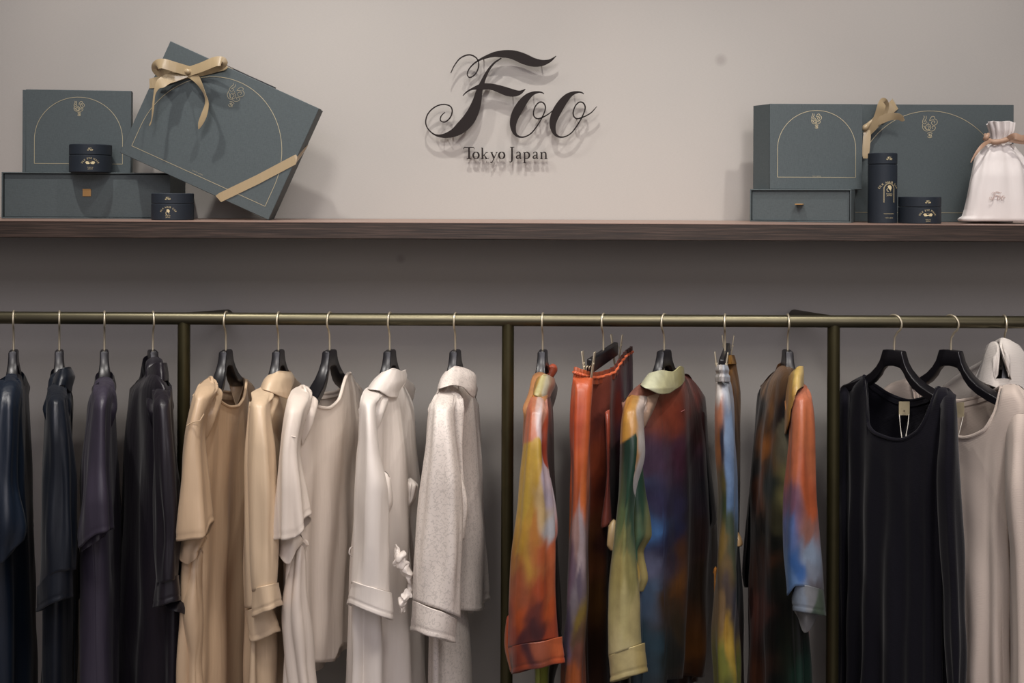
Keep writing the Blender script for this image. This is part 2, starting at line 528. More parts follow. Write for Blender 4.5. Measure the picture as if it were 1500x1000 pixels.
    for i in range(nr - 1):
        b0 = i * nu
        for j in range(nu):
            j1 = (j + 1) % nu
            fs.append((b0 + j, b0 + nu + j, b0 + nu + j1, b0 + j1))
    o = build(name, A, fs, mat, parent)
    if col is not None:
        cy = np.concatenate([Y[:1]] * (2 if opent else 0) + [Y] + [Y[-1:]] * 3, 0)
        cc = np.broadcast_to(c[None, :], cy.shape)
        sg = np.broadcast_to(sn[None, :], cy.shape)
        rgb = paint(col, cc, cy, sg, seed)
        at = o.data.color_attributes.new('print', 'FLOAT_COLOR', 'POINT')
        at.data.foreach_set('color', np.concatenate([rgb, np.ones((len(rgb), 1))], 1).ravel())
    if label: o['label'] = label
    o_top = V[0]
    return o, dict(c=c, sn=sn, top=V[0], V=V, nu=nu)

def paint(anchors, cc, cy, sg, seed):
    if isinstance(anchors, dict):
        A = paint(anchors['above'], cc, cy, sg, seed); B = paint(anchors['below'], cc, cy, sg, seed)
        cut = curve1(anchors['cut'], cc.ravel())
        t = np.clip((cy.ravel() - cut) / 3 + .5, 0, 1)[:, None]
        return A * (1 - t) + B * t
    return paint1(anchors, cc, cy, sg, seed)

def paint1(anchors, cc, cy, sg, seed):
    """the garment's printed colours, in the garment's own coordinates (c across, y down)"""
    rnd = np.random.RandomState(seed)
    c = cc.ravel(); y = cy.ravel().copy(); s = sg.ravel()
    u = c * 55
    for f, a in ((.013, 14), (.031, 9), (.07, 6), (.15, 3.5), (.31, 1.6)):
        p = rnd.uniform(0, 6.28, 4)
        du = a * np.sin(f * y + p[0] + .03 * u) ; dyv = a * np.sin(f * 1.4 * u + p[1] + f * y * .7 + s)
        u = u + du * .6; y = y + dyv
    num = np.zeros((len(c), 3)); den = np.zeros(len(c))
    for an in anchors:  # anchors on shaded cloth carry that shade in their colour
        ac, ay, h = an[:3]; back = an[3] if len(an) > 3 else None
        d2 = ((u - ac * 55) / 1.0) ** 2 + ((y - ay) / 1.25) ** 2 + 60
        w = 1 / d2 ** 2.2
        if back == 'b': w = w * np.where(s > 0, 1, .0)
        if back == 'f': w = w * np.where(s <= 0, 1, .0)
        num += w[:, None] * np.array(lin(h)); den += w
    return num / den[:, None] * np.array([.62, .68, .70])

def trim(name, parent, mat, info, c0, c1, r=.0035, side=None, off=0.0, col=None):
    """a narrow band sewn along the open top edge between c0 and c1"""
    c, sn, top = info['c'], info['sn'], info['top']
    objs = []
    idx = [i for i in range(len(c)) if c0 <= c[i] <= c1 and ((side is None) or (side == 'f' and sn[i] < 0) or (side == 'b' and sn[i] >= 0))]
    if side is None:
        f = sorted([i for i in idx if sn[i] < 0], key=lambda i: c[i]); b = sorted([i for i in idx if sn[i] >= 0], key=lambda i: -c[i])
        loop = f + b + f[:1]
    else:
        loop = sorted(idx, key=lambda i: c[i])
    pts = [top[i] + np.array([0, 0, off]) for i in loop]
    mb = MB(); mb.pipe([tuple(p) for p in pts], r, 8)
    o = mb.build(name, mat, parent, smooth=True)
    if col:
        at = o.data.color_attributes.new('print', 'FLOAT_COLOR', 'POINT')
        n = len(o.data.vertices); at.data.foreach_set('color', [v for _ in range(n) for v in (*lin(col), 1)])
    return o

def seam(name, parent, mat, pts, r=.0011):
    mb = MB(); mb.pipe([tuple(W(*p)) for p in pts], r, 6)
    return mb.build(name, mat, parent, smooth=True)

GROUP = {}
def garment(name, x0, label, cat, group=None):
    p = W(x0, 545, 0)
    return empty(name, (p.x, 0, p.z), label, cat, group)

def yoke(g, mat, hi, u0=.04, col=None, side=(1, -1), w0=.019, w1=.026, u1=.170, lift=.005, drop=.06):
    """the shoulder of a garment lying over the hanger's arm"""
    h, X0, nv, zt = hi
    tp = [(0, 0), (.027, -.010), (.042, -.036), (.058, -.050), (.080, -.062), (.110, -.072), (.142, -.081), (.156, -.089), (.17, -.100), (.175, -.11)]
    us = np.array([p[0] for p in tp]); zs = np.array([p[1] for p in tp]); tv = Vector((-nv.y, nv.x, 0))
    for s in side:
        n = 26; m_ = 14; vs = []; fs = []
        for i in range(m_):
            f = i / (m_ - 1); u = u0 + (u1 - u0) * f
            z = float(np.interp(u, us, zs)) + lift + (.10 * -u if s < 0 else 0)
            w = w0 + (w1 - w0) * min(1, f * 1.3)
            e = 1.0 if f < .85 else math.sqrt(max(0.0, 1 - ((f - .85) / .15) ** 2)) * .92 + .08
            if i == 0: e = .9
            hh = .014
            c0 = Vector((X0, 0, zt + z - hh)) + nv * (s * u)
            for k in range(n):
                a = 2 * math.pi * k / n
                rr = 1 + .05 * math.sin(3 * a + 5 * f)
                sa = math.sin(a)
                wx = 1 if sa > 0 else 1 - .8 * (-sa) ** 1.5
                vs.append(c0 + tv * (math.cos(a) * w * e * rr * wx) + Vector((0, 0, sa * (hh if sa > 0 else drop) * (e ** .5))))
        for i in range(m_ - 1):
            for k in range(n):
                a = i * n + k; q = i * n + (k + 1) % n
                fs.append((a, q, q + n, a + n) if s > 0 else (a, a + n, q + n, q))
        fs.append(tuple(range((m_ - 1) * n, m_ * n))); fs.append(tuple(range(n))[::-1])
        o = build('yoke', vs, fs, mat, g, True)
        if col: flat(o, col)

def flat(o, col):
    at = o.data.color_attributes.new('print', 'FLOAT_COLOR', 'POINT')
    c_ = [x * .66 for x in lin(col)] + [1]
    at.data.foreach_set('color', c_ * len(o.data.vertices))

def proj(p):
    k = F / (D + p[1]); a = p[0] * k; b_ = (ZC - p[2]) * k
    return CX + a - b_ * RO, YH + b_ + a * RO

RB = 1180       # hems below the picture

def hang(x0, xn, label, sx=1.0):
    return hanger(x0, xn, label, sx=sx)

def neckband(g, mat, info, c0, c1, r=.0032, col=None):
    trim('neckband', g, mat, info, c0, c1, r, None, -.001, col)

# --- 1: navy satin blouse at the left edge
hi = hang(20, 10, 'black wooden hanger at the far left, holding the navy blouse cut by the frame')
g = garment('blouse', 20, 'navy satin blouse with wide elbow sleeves cut off by the left edge of the photo', 'blouse')
m = M['navy']
yoke(g, m, hi, .06)
bd, i1 = cloth('body', g, m, [(546, 4, 36, -.01, .155, 55), (580, -8, 39, -.01, .17, 50), (640, -14, 42, 0, .17, 45), (760, -18, 47, 0, .17, 40), (RB, -22, 56, 0, .17, 40)],
      fd=[(-1, 14), (0, 0), (.6, 0), (1, 12)], folds=(6, .002, .012), seed=11)
cloth('sleeve', g, m, [(547, 8, 25, -.12, .03, 20), (560, 1, 27, -.16, .035, 20), (600, -12, 29, -.20, .04, 15), (700, -20, 33, -.21, .045, 15), (770, -24, 38, -.21, .05, 10), (800, -26, 32, -.21, .05, 10)],
      ft=[(-1, 36), (0, 24), (.4, 10), (1, -24)], folds=(4, .001, .009), wr=.007, seed=12)
cloth('sleeve', g, m, [(556, 22, 38, .12, .03, 0), (620, 24, 43, .15, .04, 0), (720, 26, 47, .15, .04, 0), (772, 26, 49, .15, .04, 0)], folds=(4, .001, .005), seed=13)

# --- 2: navy shirt
hi = hang(87, 84, 'second black wooden hanger from the left, above the dark navy collared shirt')
g = garment('shirt', 87, 'dark navy satin shirt with collar and long cuffed sleeve, second from left', 'shirt')
m = M['navy2']
yoke(g, m, hi, .05)
cloth('body', g, m, [(556, 74, 104, -.01, .16, 30), (600, 66, 103, 0, .17, 30), (720, 62, 110, 0, .17, 25), (860, 64, 112, 0, .17, 20), (RB, 58, 104, 0, .17, 20)],
      fd=[(-1, 14), (0, 0), (1, 16)], folds=(6, .002, .008), seed=21)
s1, _ = cloth('sleeve', g, m, [(560, 74, 95, -.10, .03, 30), (572, 71, 97, -.15, .035, 20), (590, 69, 98, -.19, .04, 10), (650, 66, 103, -.20, .045, 5), (720, 61, 109, -.20, .045, 0), (800, 58, 110, -.20, .045, 0), (858, 56, 110, -.20, .045, 0)],
      ft=[(-1, 4), (0, -20), (1, -24)], folds=(4, .001, .006), seed=22, wr=.003)
cloth('cuff', s1, m, [(832, 55, 108, -.205, .047, 0), (872, 55, 107, -.205, .047, 0)], fd=[(-1, 30), (0, 4), (1, 0)], ft=[(-1, 24), (0, 10), (1, 2)], folds=(3, .001, .003), seed=23, pinch=False, neck=(-2, 2), nv=24)
cloth('sleeve', g, m, [(570, 92, 106, .10, .03, 0), (640, 90, 106, .14, .04, 0), (760, 88, 113, .14, .04, 0), (865, 84, 121, .14, .04, 0), (885, 84, 112, .14, .04, 0)], ft=[(-1, 22), (1, -6)], folds=(4, .001, .005), seed=24)
cloth('collar', g, m, [(539, 86, 106, -.02, .045, 20), (552, 80, 110, -.03, .055, 20), (566, 76, 108, -.035, .062, 20)], fd=[(-1, 2), (.6, -2), (1, 4)], ft=[(-1, 6), (0, -2), (.7, 8), (1, -14)],
      neck=(-2, 2), folds=(2, .0005, .001), wr=.002, seed=25, nv=30)

seam('tie_cord', g, m, [(110, 878, -.05), (109, 940, -.05), (109.5, 1010, -.05), (109, 1100, -.05)], .0012)

# --- 3: charcoal violet tee
hi = hang(153, 152, 'third black wooden hanger from the left, above the grey-violet short-sleeved top')
g = garment('blouse', 153, 'grey-violet satin top with wide short sleeve between two dark shirts', 'blouse')
m = M['violet']
yoke(g, m, hi, .06)
cloth('body', g, m, [(552, 142, 166, -.01, .16, 30), (600, 128, 168, 0, .17, 30), (720, 118, 170, 0, .17, 25), (860, 121, 174, 0, .17, 20), (RB, 126, 178, 0, .17, 20)],
      fd=[(-1, 12), (0, 0), (1, 8)], folds=(6, .002, .010), seed=31)
cloth('sleeve', g, m, [(554, 146, 163, -.11, .03, 20), (566, 141, 164, -.16, .035, 15), (600, 135, 160, -.195, .04, 10), (680, 126, 160, -.20, .045, 5), (740, 121, 166, -.21, .05, 5), (782, 117, 168, -.21, .05, 0)],
      ft=[(-1, 20), (0, 0), (1, -8)], folds=(3, .001, .007), seed=32, wr=.006)
cloth('sleeve', g, m, [(575, 150, 168, .10, .03, 0), (660, 148, 170, .14, .04, 0), (754, 140, 173, .14, .04, 0)], folds=(3, .001, .005), seed=33)
cloth('sleeve_lining', g, m, [(768, 120, 160, -.185, .03, 0), (798, 119, 150, -.185, .03, 0)], ft=[(-1, 10), (0, 0), (1, -14)], folds=(3, .001, .005), seed=34, nv=30)

# --- 4: charcoal shirt facing left
hi = hang(224, 240, 'fourth black wooden hanger from the left, beside the first rail post')
g = garment('shirt', 224, 'near-black charcoal satin shirt turned left, its collar and cuffed sleeve beside the rail post', 'shirt')
m = M['charcoal']
yoke(g, m, hi, .03)
cloth('body', g, m, [(535, 206, 246, -.01, .16, -45), (575, 189, 250, 0, .17, -45), (640, 184, 256, 0, .17, -40), (760, 179, 268, 0, .17, -35), (880, 178, 276, 0, .17, -30), (RB, 178, 276, 0, .17, -30)],
      fd=[(-1, 34), (-.4, 10), (0, 0), (.5, 8), (1, 30)], folds=(7, .002, .011), seed=41)
s1, _ = cloth('sleeve', g, m, [(562, 226, 245, -.10, .03, 0), (574, 225, 248, -.16, .035, 0), (596, 224, 250, -.19, .04, 0), (680, 225, 258, -.20, .045, 0), (780, 227, 263, -.20, .045, 0), (852, 230, 260, -.20, .045, 0)], ft=[(-1, 4), (1, -4)],
      folds=(4, .001, .007), seed=42, wr=.004)
cloth('cuff', s1, m, [(848, 228, 262, -.20, .048, 0), (884, 226, 266, -.20, .05, 0)], fd=[(-1, 2), (1, -4)], ft=[(-1, 6), (1, -6)], neck=(-2, 2), folds=(3, .001, .003), seed=43, nv=24)
cloth('sleeve', g, m, [(575, 190, 204, .11, .03, 0), (680, 184, 206, .15, .04, 0), (860, 179, 212, .15, .04, 0)], folds=(3, .001, .005), seed=44)
cloth('sleeve_lining', g, m, [(872, 232, 272, -.175, .035, 0), (890, 236, 274, -.175, .035, 0)], ft=[(-1, -6), (.6, 8), (1, 10)], folds=(3, .001, .004), seed=47, nv=30)
cloth('collar', g, m, [(531, 217, 243, -.03, .045, -20), (548, 214, 245, -.04, .055, -20), (570, 212, 246, -.045, .06, -20)], fd=[(-1, 8), (0, 0), (1, 0)], ft=[(-1, 6), (-.5, 8), (.4, -12), (1, -12)],
      neck=(-2, 2), folds=(2, .0005, .0015), wr=.002, seed=45, nv=30)

# --- 5: champagne tee
hi = hang(331, 292, 'black wooden hanger seen in the crew neckline of the champagne top')
g = garment('blouse', 331, 'champagne beige satin top with crew neck and turned short sleeve right of the first post', 'blouse')
m = M['champ']
yoke(g, m, hi, .09)
b_, inf = cloth('body', g, m, [(552, 287, 366, -.01, .165, 58), (600, 280, 368, 0, .175, 58), (720, 274, 366, 0, .175, 55), (860, 270, 361, 0, .175, 52), (1000, 267, 358, 0, .175, 50), (RB, 264, 356, 0, .175, 50)],
      fd=[(-1, 27), (-.8, 14), (-.42, 0), (-.18, 23), (.05, 38), (.27, 43), (.5, 42), (.7, 32), (.9, 4), (1, 14)], bd=[(-1, 27), (-.8, 14), (-.42, 0), (0, 20), (.4, 22), (.8, 6), (.9, 4), (1, 14)],
      neck=(-.42, .9), folds=(7, .001, .013), seed=51, nu=150)
neckband(g, m, inf, -.44, .93)
s1, _ = cloth('sleeve', g, m, [(553, 300, 316, -.09, .03, 30), (566, 290, 318, -.15, .035, 25), (585, 280, 310, -.19, .04, 15), (640, 270, 299, -.205, .045, 8), (720, 265, 307, -.21, .05, 5), (778, 259, 313, -.21, .055, 0)],
      ft=[(-1, 14), (.3, 10), (.75, 2), (1, -14)], folds=(4, .001, .006), seed=52, wr=.003)
cloth('sleeve_lining', g, m, [(780, 262, 308, -.18, .03, 0), (808, 262, 292, -.18, .03, 0)], ft=[(-1, 4), (-.2, 20), (.3, 12), (1, -10)], folds=(3, .001, .007), seed=53, nv=30)
seam('shoulder_seam', s1, m, [(274, 623, -.245), (283, 618, -.25), (293, 616, -.25), (299, 606, -.245)], .0012)
cloth('side_drape', g, m, [(800, 276, 298, -.16, .02, 0), (900, 270, 296, -.16, .03, 0), (RB, 266, 300, -.16, .03, 0)], folds=(3, .003, .008), wr=.012, seed=54, nv=70)

# --- 6: champagne shirt
hi = hang(408, 378, 'black wooden hanger above the champagne collared shirt')
g = garment('shirt', 408, 'champagne satin shirt with fold-over collar and long folded cuffs', 'shirt')
m = M['champ2']
yoke(g, m, hi, .055)
cloth('body', g, m, [(560, 372, 432, -.01, .165, 50), (600, 366, 434, 0, .17, 50), (720, 362, 430, 0, .17, 45), (860, 360, 426, 0, .17, 42), (1000, 360, 424, 0, .17, 40), (RB, 360, 424, 0, .17, 40)],
      fd=[(-1, 28), (-.3, 0), (1, 18)], folds=(7, .001, .010), seed=61)
s1, _ = cloth('sleeve', g, m, [(566, 376, 400, -.09, .03, 30), (576, 370, 401, -.14, .035, 20), (596, 366, 396, -.18, .04, 10), (660, 363, 402, -.20, .045, 5), (760, 364, 404, -.205, .045, 0), (862, 369, 405, -.205, .045, 0)],
      ft=[(-1, 4), (1, -4)], folds=(4, .001, .006), seed=62, wr=.003)
cloth('cuff', s1, m, [(860, 368, 406, -.21, .05, 0), (896, 369, 413, -.21, .052, 0)], fd=[(-1, 5), (1, -5)], ft=[(-1, 8), (1, -10)], neck=(-2, 2), folds=(2, .0005, .002), seed=63, nv=24)
s2, _ = cloth('sleeve', g, m, [(590, 364, 384, -.15, .02, 0), (700, 359, 380, -.165, .03, 0), (890, 358, 398, -.165, .035, 0)], folds=(3, .001, .005), seed=64, label='inner fold of the sleeve hanging behind')
cloth('cuff', s2, m, [(890, 359, 400, -.17, .036, 0), (924, 366, 411, -.17, .036, 0)], fd=[(-1, 6), (1, -4)], ft=[(-1, 2), (-.7, 14), (1, 0)], neck=(-2, 2), folds=(2, .0005, .004), seed=65, nv=24)
cloth('collar', g, m, [(545, 398, 428, -.02, .045, 35), (556, 388, 431, -.03, .058, 35), (574, 380, 431, -.04, .07, 35)], fd=[(-1, 4), (-.2, -2), (1, 0)], ft=[(-1, -4), (-.3, 0), (.3, 8), (.62, 10), (.8, -6), (1, -16)],
      neck=(-2, 2), folds=(2, .0004, .001), wr=.002, seed=66, nv=30)

# --- 7: ivory tee
hi = hang(483, 436, 'black wooden hanger seen in the wide crew neckline of the ivory top')
g = garment('blouse', 483, 'ivory satin top with wide crew neck, short sleeves and uneven hem', 'blouse')
m = M['ivory']
yoke(g, m, hi, .125)
b_, inf = cloth('body', g, m, [(546, 424, 527, -.01, .16, 58), (600, 420, 528, 0, .17, 58), (700, 418, 526, 0, .17, 55), (860, 416, 520, 0, .17, 52), (950, 418, 516, 0, .17, 50)],
      fd=[(-1, 50), (-.75, 30), (-.56, 19), (-.38, 34), (-.1, 49), (.1, 51), (.35, 40), (.55, 10), (.66, 0), (1, 26)], bd=[(-1, 50), (-.75, 30), (-.56, 19), (-.2, 30), (.3, 26), (.66, 0), (1, 26)],
      ft=[(-1, 60), (-.3, 56), (-.1, 54), (-.08, 22), (.4, 18), (.5, -3), (1, -6)], bt=[(-1, 60), (1, -6)], neck=(-.56, .66), folds=(8, .001, .010), seed=71, nu=150)
neckband(g, m, inf, -.58, .68, .0036)
s1, _ = cloth('sleeve', g, m, [(564, 434, 452, -.09, .03, 30), (578, 424, 456, -.15, .035, 25), (606, 416, 450, -.19, .04, 15), (660, 411, 440, -.205, .045, 8), (720, 406, 448, -.21, .05, 5), (776, 402, 456, -.21, .055, 0)],
      ft=[(-1, 14), (0, 14), (.5, 0), (1, -24)], folds=(4, .001, .008), seed=72, wr=.003)
cloth('sleeve_lining', g, m, [(780, 406, 446, -.18, .03, 0), (806, 409, 436, -.18, .03, 0)], ft=[(-1, 4), (0, 20), (1, -10)], folds=(3, .001, .007), seed=73, nv=30)
cloth('side_drape', g, m, [(790, 424, 452, -.165, .02, 0), (880, 418, 446, -.17, .03, 0), (960, 420, 452, -.17, .03, 0), (1060, 430, 466, -.17, .03, 0)], folds=(3, .002, .007), wr=.008, seed=74, nv=70)
seam('shoulder_seam', s1, m, [(415, 642, -.24), (424, 638, -.245), (433, 640, -.245)], .001)

# --- 8: white robe shirt
hi = hang(571, 538, 'black wooden hanger above the plain white collared robe')
g = g8 = garment('robe', 571, 'plain white satin robe with collar, wide cuffed sleeve and tied belt', 'robe')
m = M['white']
yoke(g, m, hi, .055)
cloth('body', g, m, [(560, 534, 600, -.01, .165, 45), (600, 530, 606, 0, .17, 45), (720, 524, 613, 0, .17, 42), (860, 516, 614, 0, .17, 40), (1000, 512, 620, 0, .17, 40), (RB, 508, 624, 0, .17, 40)],
      fd=[(-1, 30), (-.2, 0), (.6, 0), (1, 30)], folds=(7, .001, .012), seed=81)
s1, _ = cloth('sleeve', g, m, [(566, 536, 556, -.08, .03, 30), (576, 531, 560, -.14, .035, 20), (594, 528, 553, -.18, .04, 10), (660, 526, 558, -.20, .045, 5), (720, 523, 568, -.205, .05, 0), (790, 520, 568, -.205, .05, 0), (862, 514, 571, -.205, .05, 0)],
      ft=[(-1, -8), (1, 8)], folds=(4, .001, .006), seed=82, wr=.003)
cloth('cuff', s1, m, [(862, 513, 572, -.21, .054, 0), (896, 504, 575, -.21, .056, 0)], fd=[(-1, -9), (1, 8)], ft=[(-1, -12), (1, 12)], neck=(-2, 2), folds=(2, .0005, .002), seed=83, nv=24)
cloth('sleeve', g, m, [(590, 590, 604, .10, .03, 0), (660, 590, 610, .14, .035, 0), (728, 586, 614, .14, .04, 0), (800, 588, 612, .14, .04, 0), (880, 590, 610, .14, .04, 0)], folds=(3, .001, .006), wr=.008, seed=84)
cloth('sleeve_fold', g, m, [(690, 555, 569, -.165, .02, 0), (735, 556, 575, -.165, .022, 0), (760, 556, 566, -.165, .02, 0)], folds=(2, .001, .004), seed=89, nv=40)
cloth('collar', g, m, [(541, 564, 595, -.02, .045, 35), (556, 548, 597, -.03, .06, 35), (574, 536, 590, -.045, .075, 35)], fd=[(-1, 4), (-.2, -2), (.6, 2), (1, 0)], ft=[(-1, -4), (-.3, -2), (.4, 8), (.7, 8), (1, -26)],
      neck=(-2, 2), folds=(2, .0004, .001), wr=.002, seed=86, nv=30)

def lump(name, parent, mat, pts, seed=3, crumple=0):
    """knotted length of belt cloth"""
    mb = MB(); P = catmull([(*W(x, y, d), r) for (x, y, d, r) in pts], 12 if crumple else 7)
    rnd = random.Random(seed)
    mb.pipe([tuple(p[:3]) for p in P], [p[3] * (1 + .05 * math.sin(i * .8 + seed)) for i, p in enumerate(P)], 28 if crumple else 14)
    if crumple:
        mb.v = [tuple(Vector(v) + noise.noise_vector(Vector(v) * 55 + Vector((seed, 0, 0))) * crumple + noise.noise_vector(Vector(v) * 120) * crumple * .5) for v in mb.v]
    return mb.build(name, mat, parent, smooth=True)
cloth('ruffle', g, m, [(700, 594, 600, -.02, .02, 0), (712, 593, 609, -.03, .025, 0), (730, 593, 607, -.03, .02, 0), (748, 592, 600, -.03, .02, 0), (800, 590, 597, -.04, .02, 0), (860, 590, 600, -.04, .02, 0)], folds=(5, .002, .006), wr=.012, seed=189, nv=90)
lump('belt', g, m, [(583, 797, -.19, .003), (582, 808, -.195, .006), (585, 818, -.20, .009), (591, 830, -.20, .009), (598, 846, -.19, .008), (602, 860, -.185, .005), (601, 868, -.185, .004)], 1, .007)
lump('belt_loop', g, m, [(592, 812, -.19, .005), (586, 816, -.205, .009), (580, 822, -.20, .006), (582, 830, -.195, .003)], 2, .006)
lump('belt_end', g, m, [(600, 864, -.19, .004), (594, 872, -.2, .008), (589, 884, -.2, .009), (588, 896, -.2, .004)], 3, .007)
lump('belt_loop', g, m, [(519, 800, -.16, .0012), (513, 803, -.17, .0015), (512, 811, -.17, .0015), (518, 815, -.165, .0012)], 4)

# --- 9: white jacquard pyjama
hi = hang(667, 641, 'black wooden hanger above the white patterned robe, left of the middle post')
g = garment('robe', 667, 'white robe woven with fine swirling grey lines, wide collar and long cuffed sleeve', 'robe')
m = M['jacq']
yoke(g, m, hi, .055)
cloth('body', g, m, [(558, 640, 696, -.01, .165, 50), (600, 630, 702, 0, .17, 50), (720, 622, 710, 0, .17, 48), (860, 616, 716, 0, .17, 45), (886, 616, 716, 0, .17, 45)],
      fd=[(-1, 30), (-.2, 0), (.7, 10), (1, 34)], ft=[(-1, 0), (.4, 8), (.8, 6), (1, -8)], folds=(6, .001, .011), seed=91)
cloth('skirt', g, m, [(820, 634, 672, -.02, .10, 40), (900, 630, 684, -.02, .11, 40), (1000, 630, 691, -.02, .11, 40), (RB, 628, 700, -.02, .11, 40)], folds=(5, .002, .008), seed=92)
s1, _ = cloth('sleeve', g, m, [(568, 646, 662, -.09, .03, 30), (580, 638, 668, -.14, .035, 20), (602, 630, 666, -.18, .04, 10), (660, 626, 670, -.20, .045, 5), (720, 618, 676, -.205, .05, 0), (800, 611, 678, -.205, .05, 0), (892, 604, 675, -.205, .05, 0)],
      ft=[(-1, -14), (1, 12)], folds=(4, .001, .006), seed=93, wr=.003)
cloth('cuff', s1, m, [(895, 604, 674, -.21, .053, 0), (931, 602, 668, -.21, .055, 0)], fd=[(-1, -14), (1, 14)], ft=[(-1, -8), (1, 10)], neck=(-2, 2), folds=(2, .0005, .002), seed=94, nv=24)
cloth('sleeve_fold', g, m, [(690, 666, 676, -.165, .02, 0), (738, 666, 685, -.165, .022, 0), (790, 666, 677, -.165, .02, 0)], folds=(2, .001, .004), seed=95, nv=40)
cloth('lapel', g, m, [(574, 652, 672, -.12, .012, 20), (604, 656, 678, -.14, .012, 20), (660, 664, 680, -.15, .01, 20), (740, 668, 682, -.15, .008, 20)], folds=(2, .001, .004), wr=.006, seed=96)
cloth('collar', g, m, [(538, 656, 688, -.02, .045, 35), (552, 646, 697, -.03, .06, 35), (570, 642, 699, -.045, .08, 35)], fd=[(-1, 8), (-.2, -2), (.6, 2), (1, 8)], ft=[(-1, 0), (-.3, -6), (.4, -2), (.85, 12), (1, 0)],
      neck=(-2, 2), folds=(2, .0006, .003), wr=.003, seed=97, nv=30)

# --- 10: yellow and orange print shirt
hi = hang(795, 780, 'black wooden hanger above the yellow and orange printed shirt, right of the middle post')
g = garment('shirt', 795, 'painterly yellow and fiery orange satin shirt with long cuffed sleeve by middle post', 'shirt', None)
m = M['print']
yoke(g, M['print'], hi, .05, 'c2895a', side=(1,), w0=.018, w1=.023); yoke(g, M['print'], hi, .05, '7c3424', side=(-1,), w0=.016, w1=.02)
cb = [(0, 560, 'c9803a'), (.5, 600, '9a3a26'), (1, 620, '7a2a1e'), (.8, 720, '6b2418'), (.9, 820, '43201a'), (.7, 900, '2c1c18'), (.5, 990, '3a2a18'), (-.2, 970, '8a8a3c'), (-.2, 1100, '77763a'), (.6, 1100, '2a2a20')]
cloth('body', g, m, [(560, 776, 806, -.01, .165, 40), (600, 768, 808, 0, .17, 40), (720, 764, 813, 0, .17, 35), (850, 770, 818, 0, .17, 30), (950, 778, 822, 0, .17, 30), (990, 784, 812, 0, .17, 30), (RB, 786, 800, 0, .12, 30)],
      fd=[(-1, 30), (0, 0), (1, 20)], folds=(6, .001, .007), seed=101, col=cb)
cs = {'cut': [(-1, 649), (-.3, 646), (.2, 640), (.5, 650), (.8, 680), (1, 690)],
 'above': [(0, 585, 'd8b0a4'), (-.5, 600, 'c87a58'), (-.7, 620, 'c86a48'), (.1, 610, 'dcc4c0'), (.5, 605, 'd89a80'), (.8, 620, 'b84a2c'), (.8, 660, 'a83c24'), (-.3, 636, 'd07a58'), (.3, 636, 'd8b8b4'), (.8, 690, 'c04a2c')],
 'below': [(-.5, 660, 'c99a3c'), (.1, 660, 'cca040'), (.5, 670, 'cc9a40'), (.9, 690, 'd0b4b8'), (-.4, 730, 'd0a444'), (.3, 700, 'c89a42'), (.85, 700, 'c9b4c4'), (.8, 755, 'd4ccd0'), (.5, 740, 'd8b078'),
      (-.4, 800, 'c39038'), (-.1, 760, 'c8963c'), (.5, 790, 'c25e34'), (.2, 775, 'c88040'), (.9, 790, 'd86a40'), (-.5, 850, '9c4e30'), (-.7, 825, 'a86a34'), (.3, 850, 'b04a28'), (.8, 850, 'b85a34'), (-.5, 885, 'c05428'), (.1, 880, '6a3028'), (.7, 890, 'c65428'), (-.3, 920, '54282a'), (.1, 905, '4c2628'), (.6, 935, 'a8442a'), (-.7, 900, '9c3c24'), (0, 945, '8a3824')]}
s1, _ = cloth('sleeve', g, m, [(574, 781, 798, -.09, .03, 30), (586, 776, 800, -.14, .035, 20), (606, 771, 802, -.18, .04, 10), (660, 766, 802, -.20, .045, 5), (720, 759, 808, -.205, .048, 0), (780, 754, 812, -.205, .05, 0), (860, 748, 815, -.205, .05, 0), (944, 744, 820, -.205, .05, 0)],
      ft=[(-1, 4), (1, -10)], folds=(4, .001, .004), seed=102, wr=.003, col=cs, nv=150)
cc = [(-1, 960, 'e0663a'), (-.5, 960, '8c3a24'), (-.1, 955, '4a2a30'), (.3, 945, 'a2543a'), (.8, 940, 'd0643a'), (0, 985, 'b04e30'), (-.5, 985, '7c2f20'), (.8, 965, 'c8502c')]
cloth('cuff', s1, m, [(944, 743, 821, -.21, .054, 0), (978, 746, 826, -.21, .056, 0)], fd=[(-1, 6), (1, -10)], ft=[(-1, 9), (1, -9)], neck=(-2, 2), folds=(3, .001, .002), wr=.004, seed=103, nv=24, col=cc)
cloth('sleeve_lining', g, m, [(900, 742, 750, -.17, .02, 0), (944, 738, 752, -.17, .02, 0), (984, 746, 756, -.17, .02, 0)], folds=(2, .0005, .001), seed=104, nv=30, col=[(0, 900, 'c85030'), (0, 980, 'e07a48')])
cloth('sleeve_fold', g, m, [(690, 795, 805, -.165, .02, 0), (778, 796, 815, -.165, .022, 0), (804, 798, 808, -.165, .02, 0)], folds=(2, .001, .003), seed=105, nv=40, col=[(0, 690, 'd8c4c8'), (0, 740, 'dccfd4'), (0, 790, 'd8683c')])
cloth('collar', g, m, [(550, 789, 810, -.02, .04, 25), (562, 783, 812, -.03, .05, 25), (577, 779, 808, -.045, .06, 25)], fd=[(-1, 2), (0, -2), (1, 4)], ft=[(-1, 0), (.3, 6), (.8, 4), (1, -10)],
      neck=(-2, 2), folds=(2, .0004, .001), wr=.002, seed=106, nv=30, col=[(-.8, 570, 'c08a3c'), (-.3, 558, 'd2c088'), (.3, 565, 'd8ccb0'), (.8, 560, 'c87a58'), (0, 580, 'd0b070')])
flat(lump('back_collar', g, M['print'], [(802, 556, .03, .006), (808, 543, .05, .012), (811, 536, .06, .008)], 6), 'b0543a')

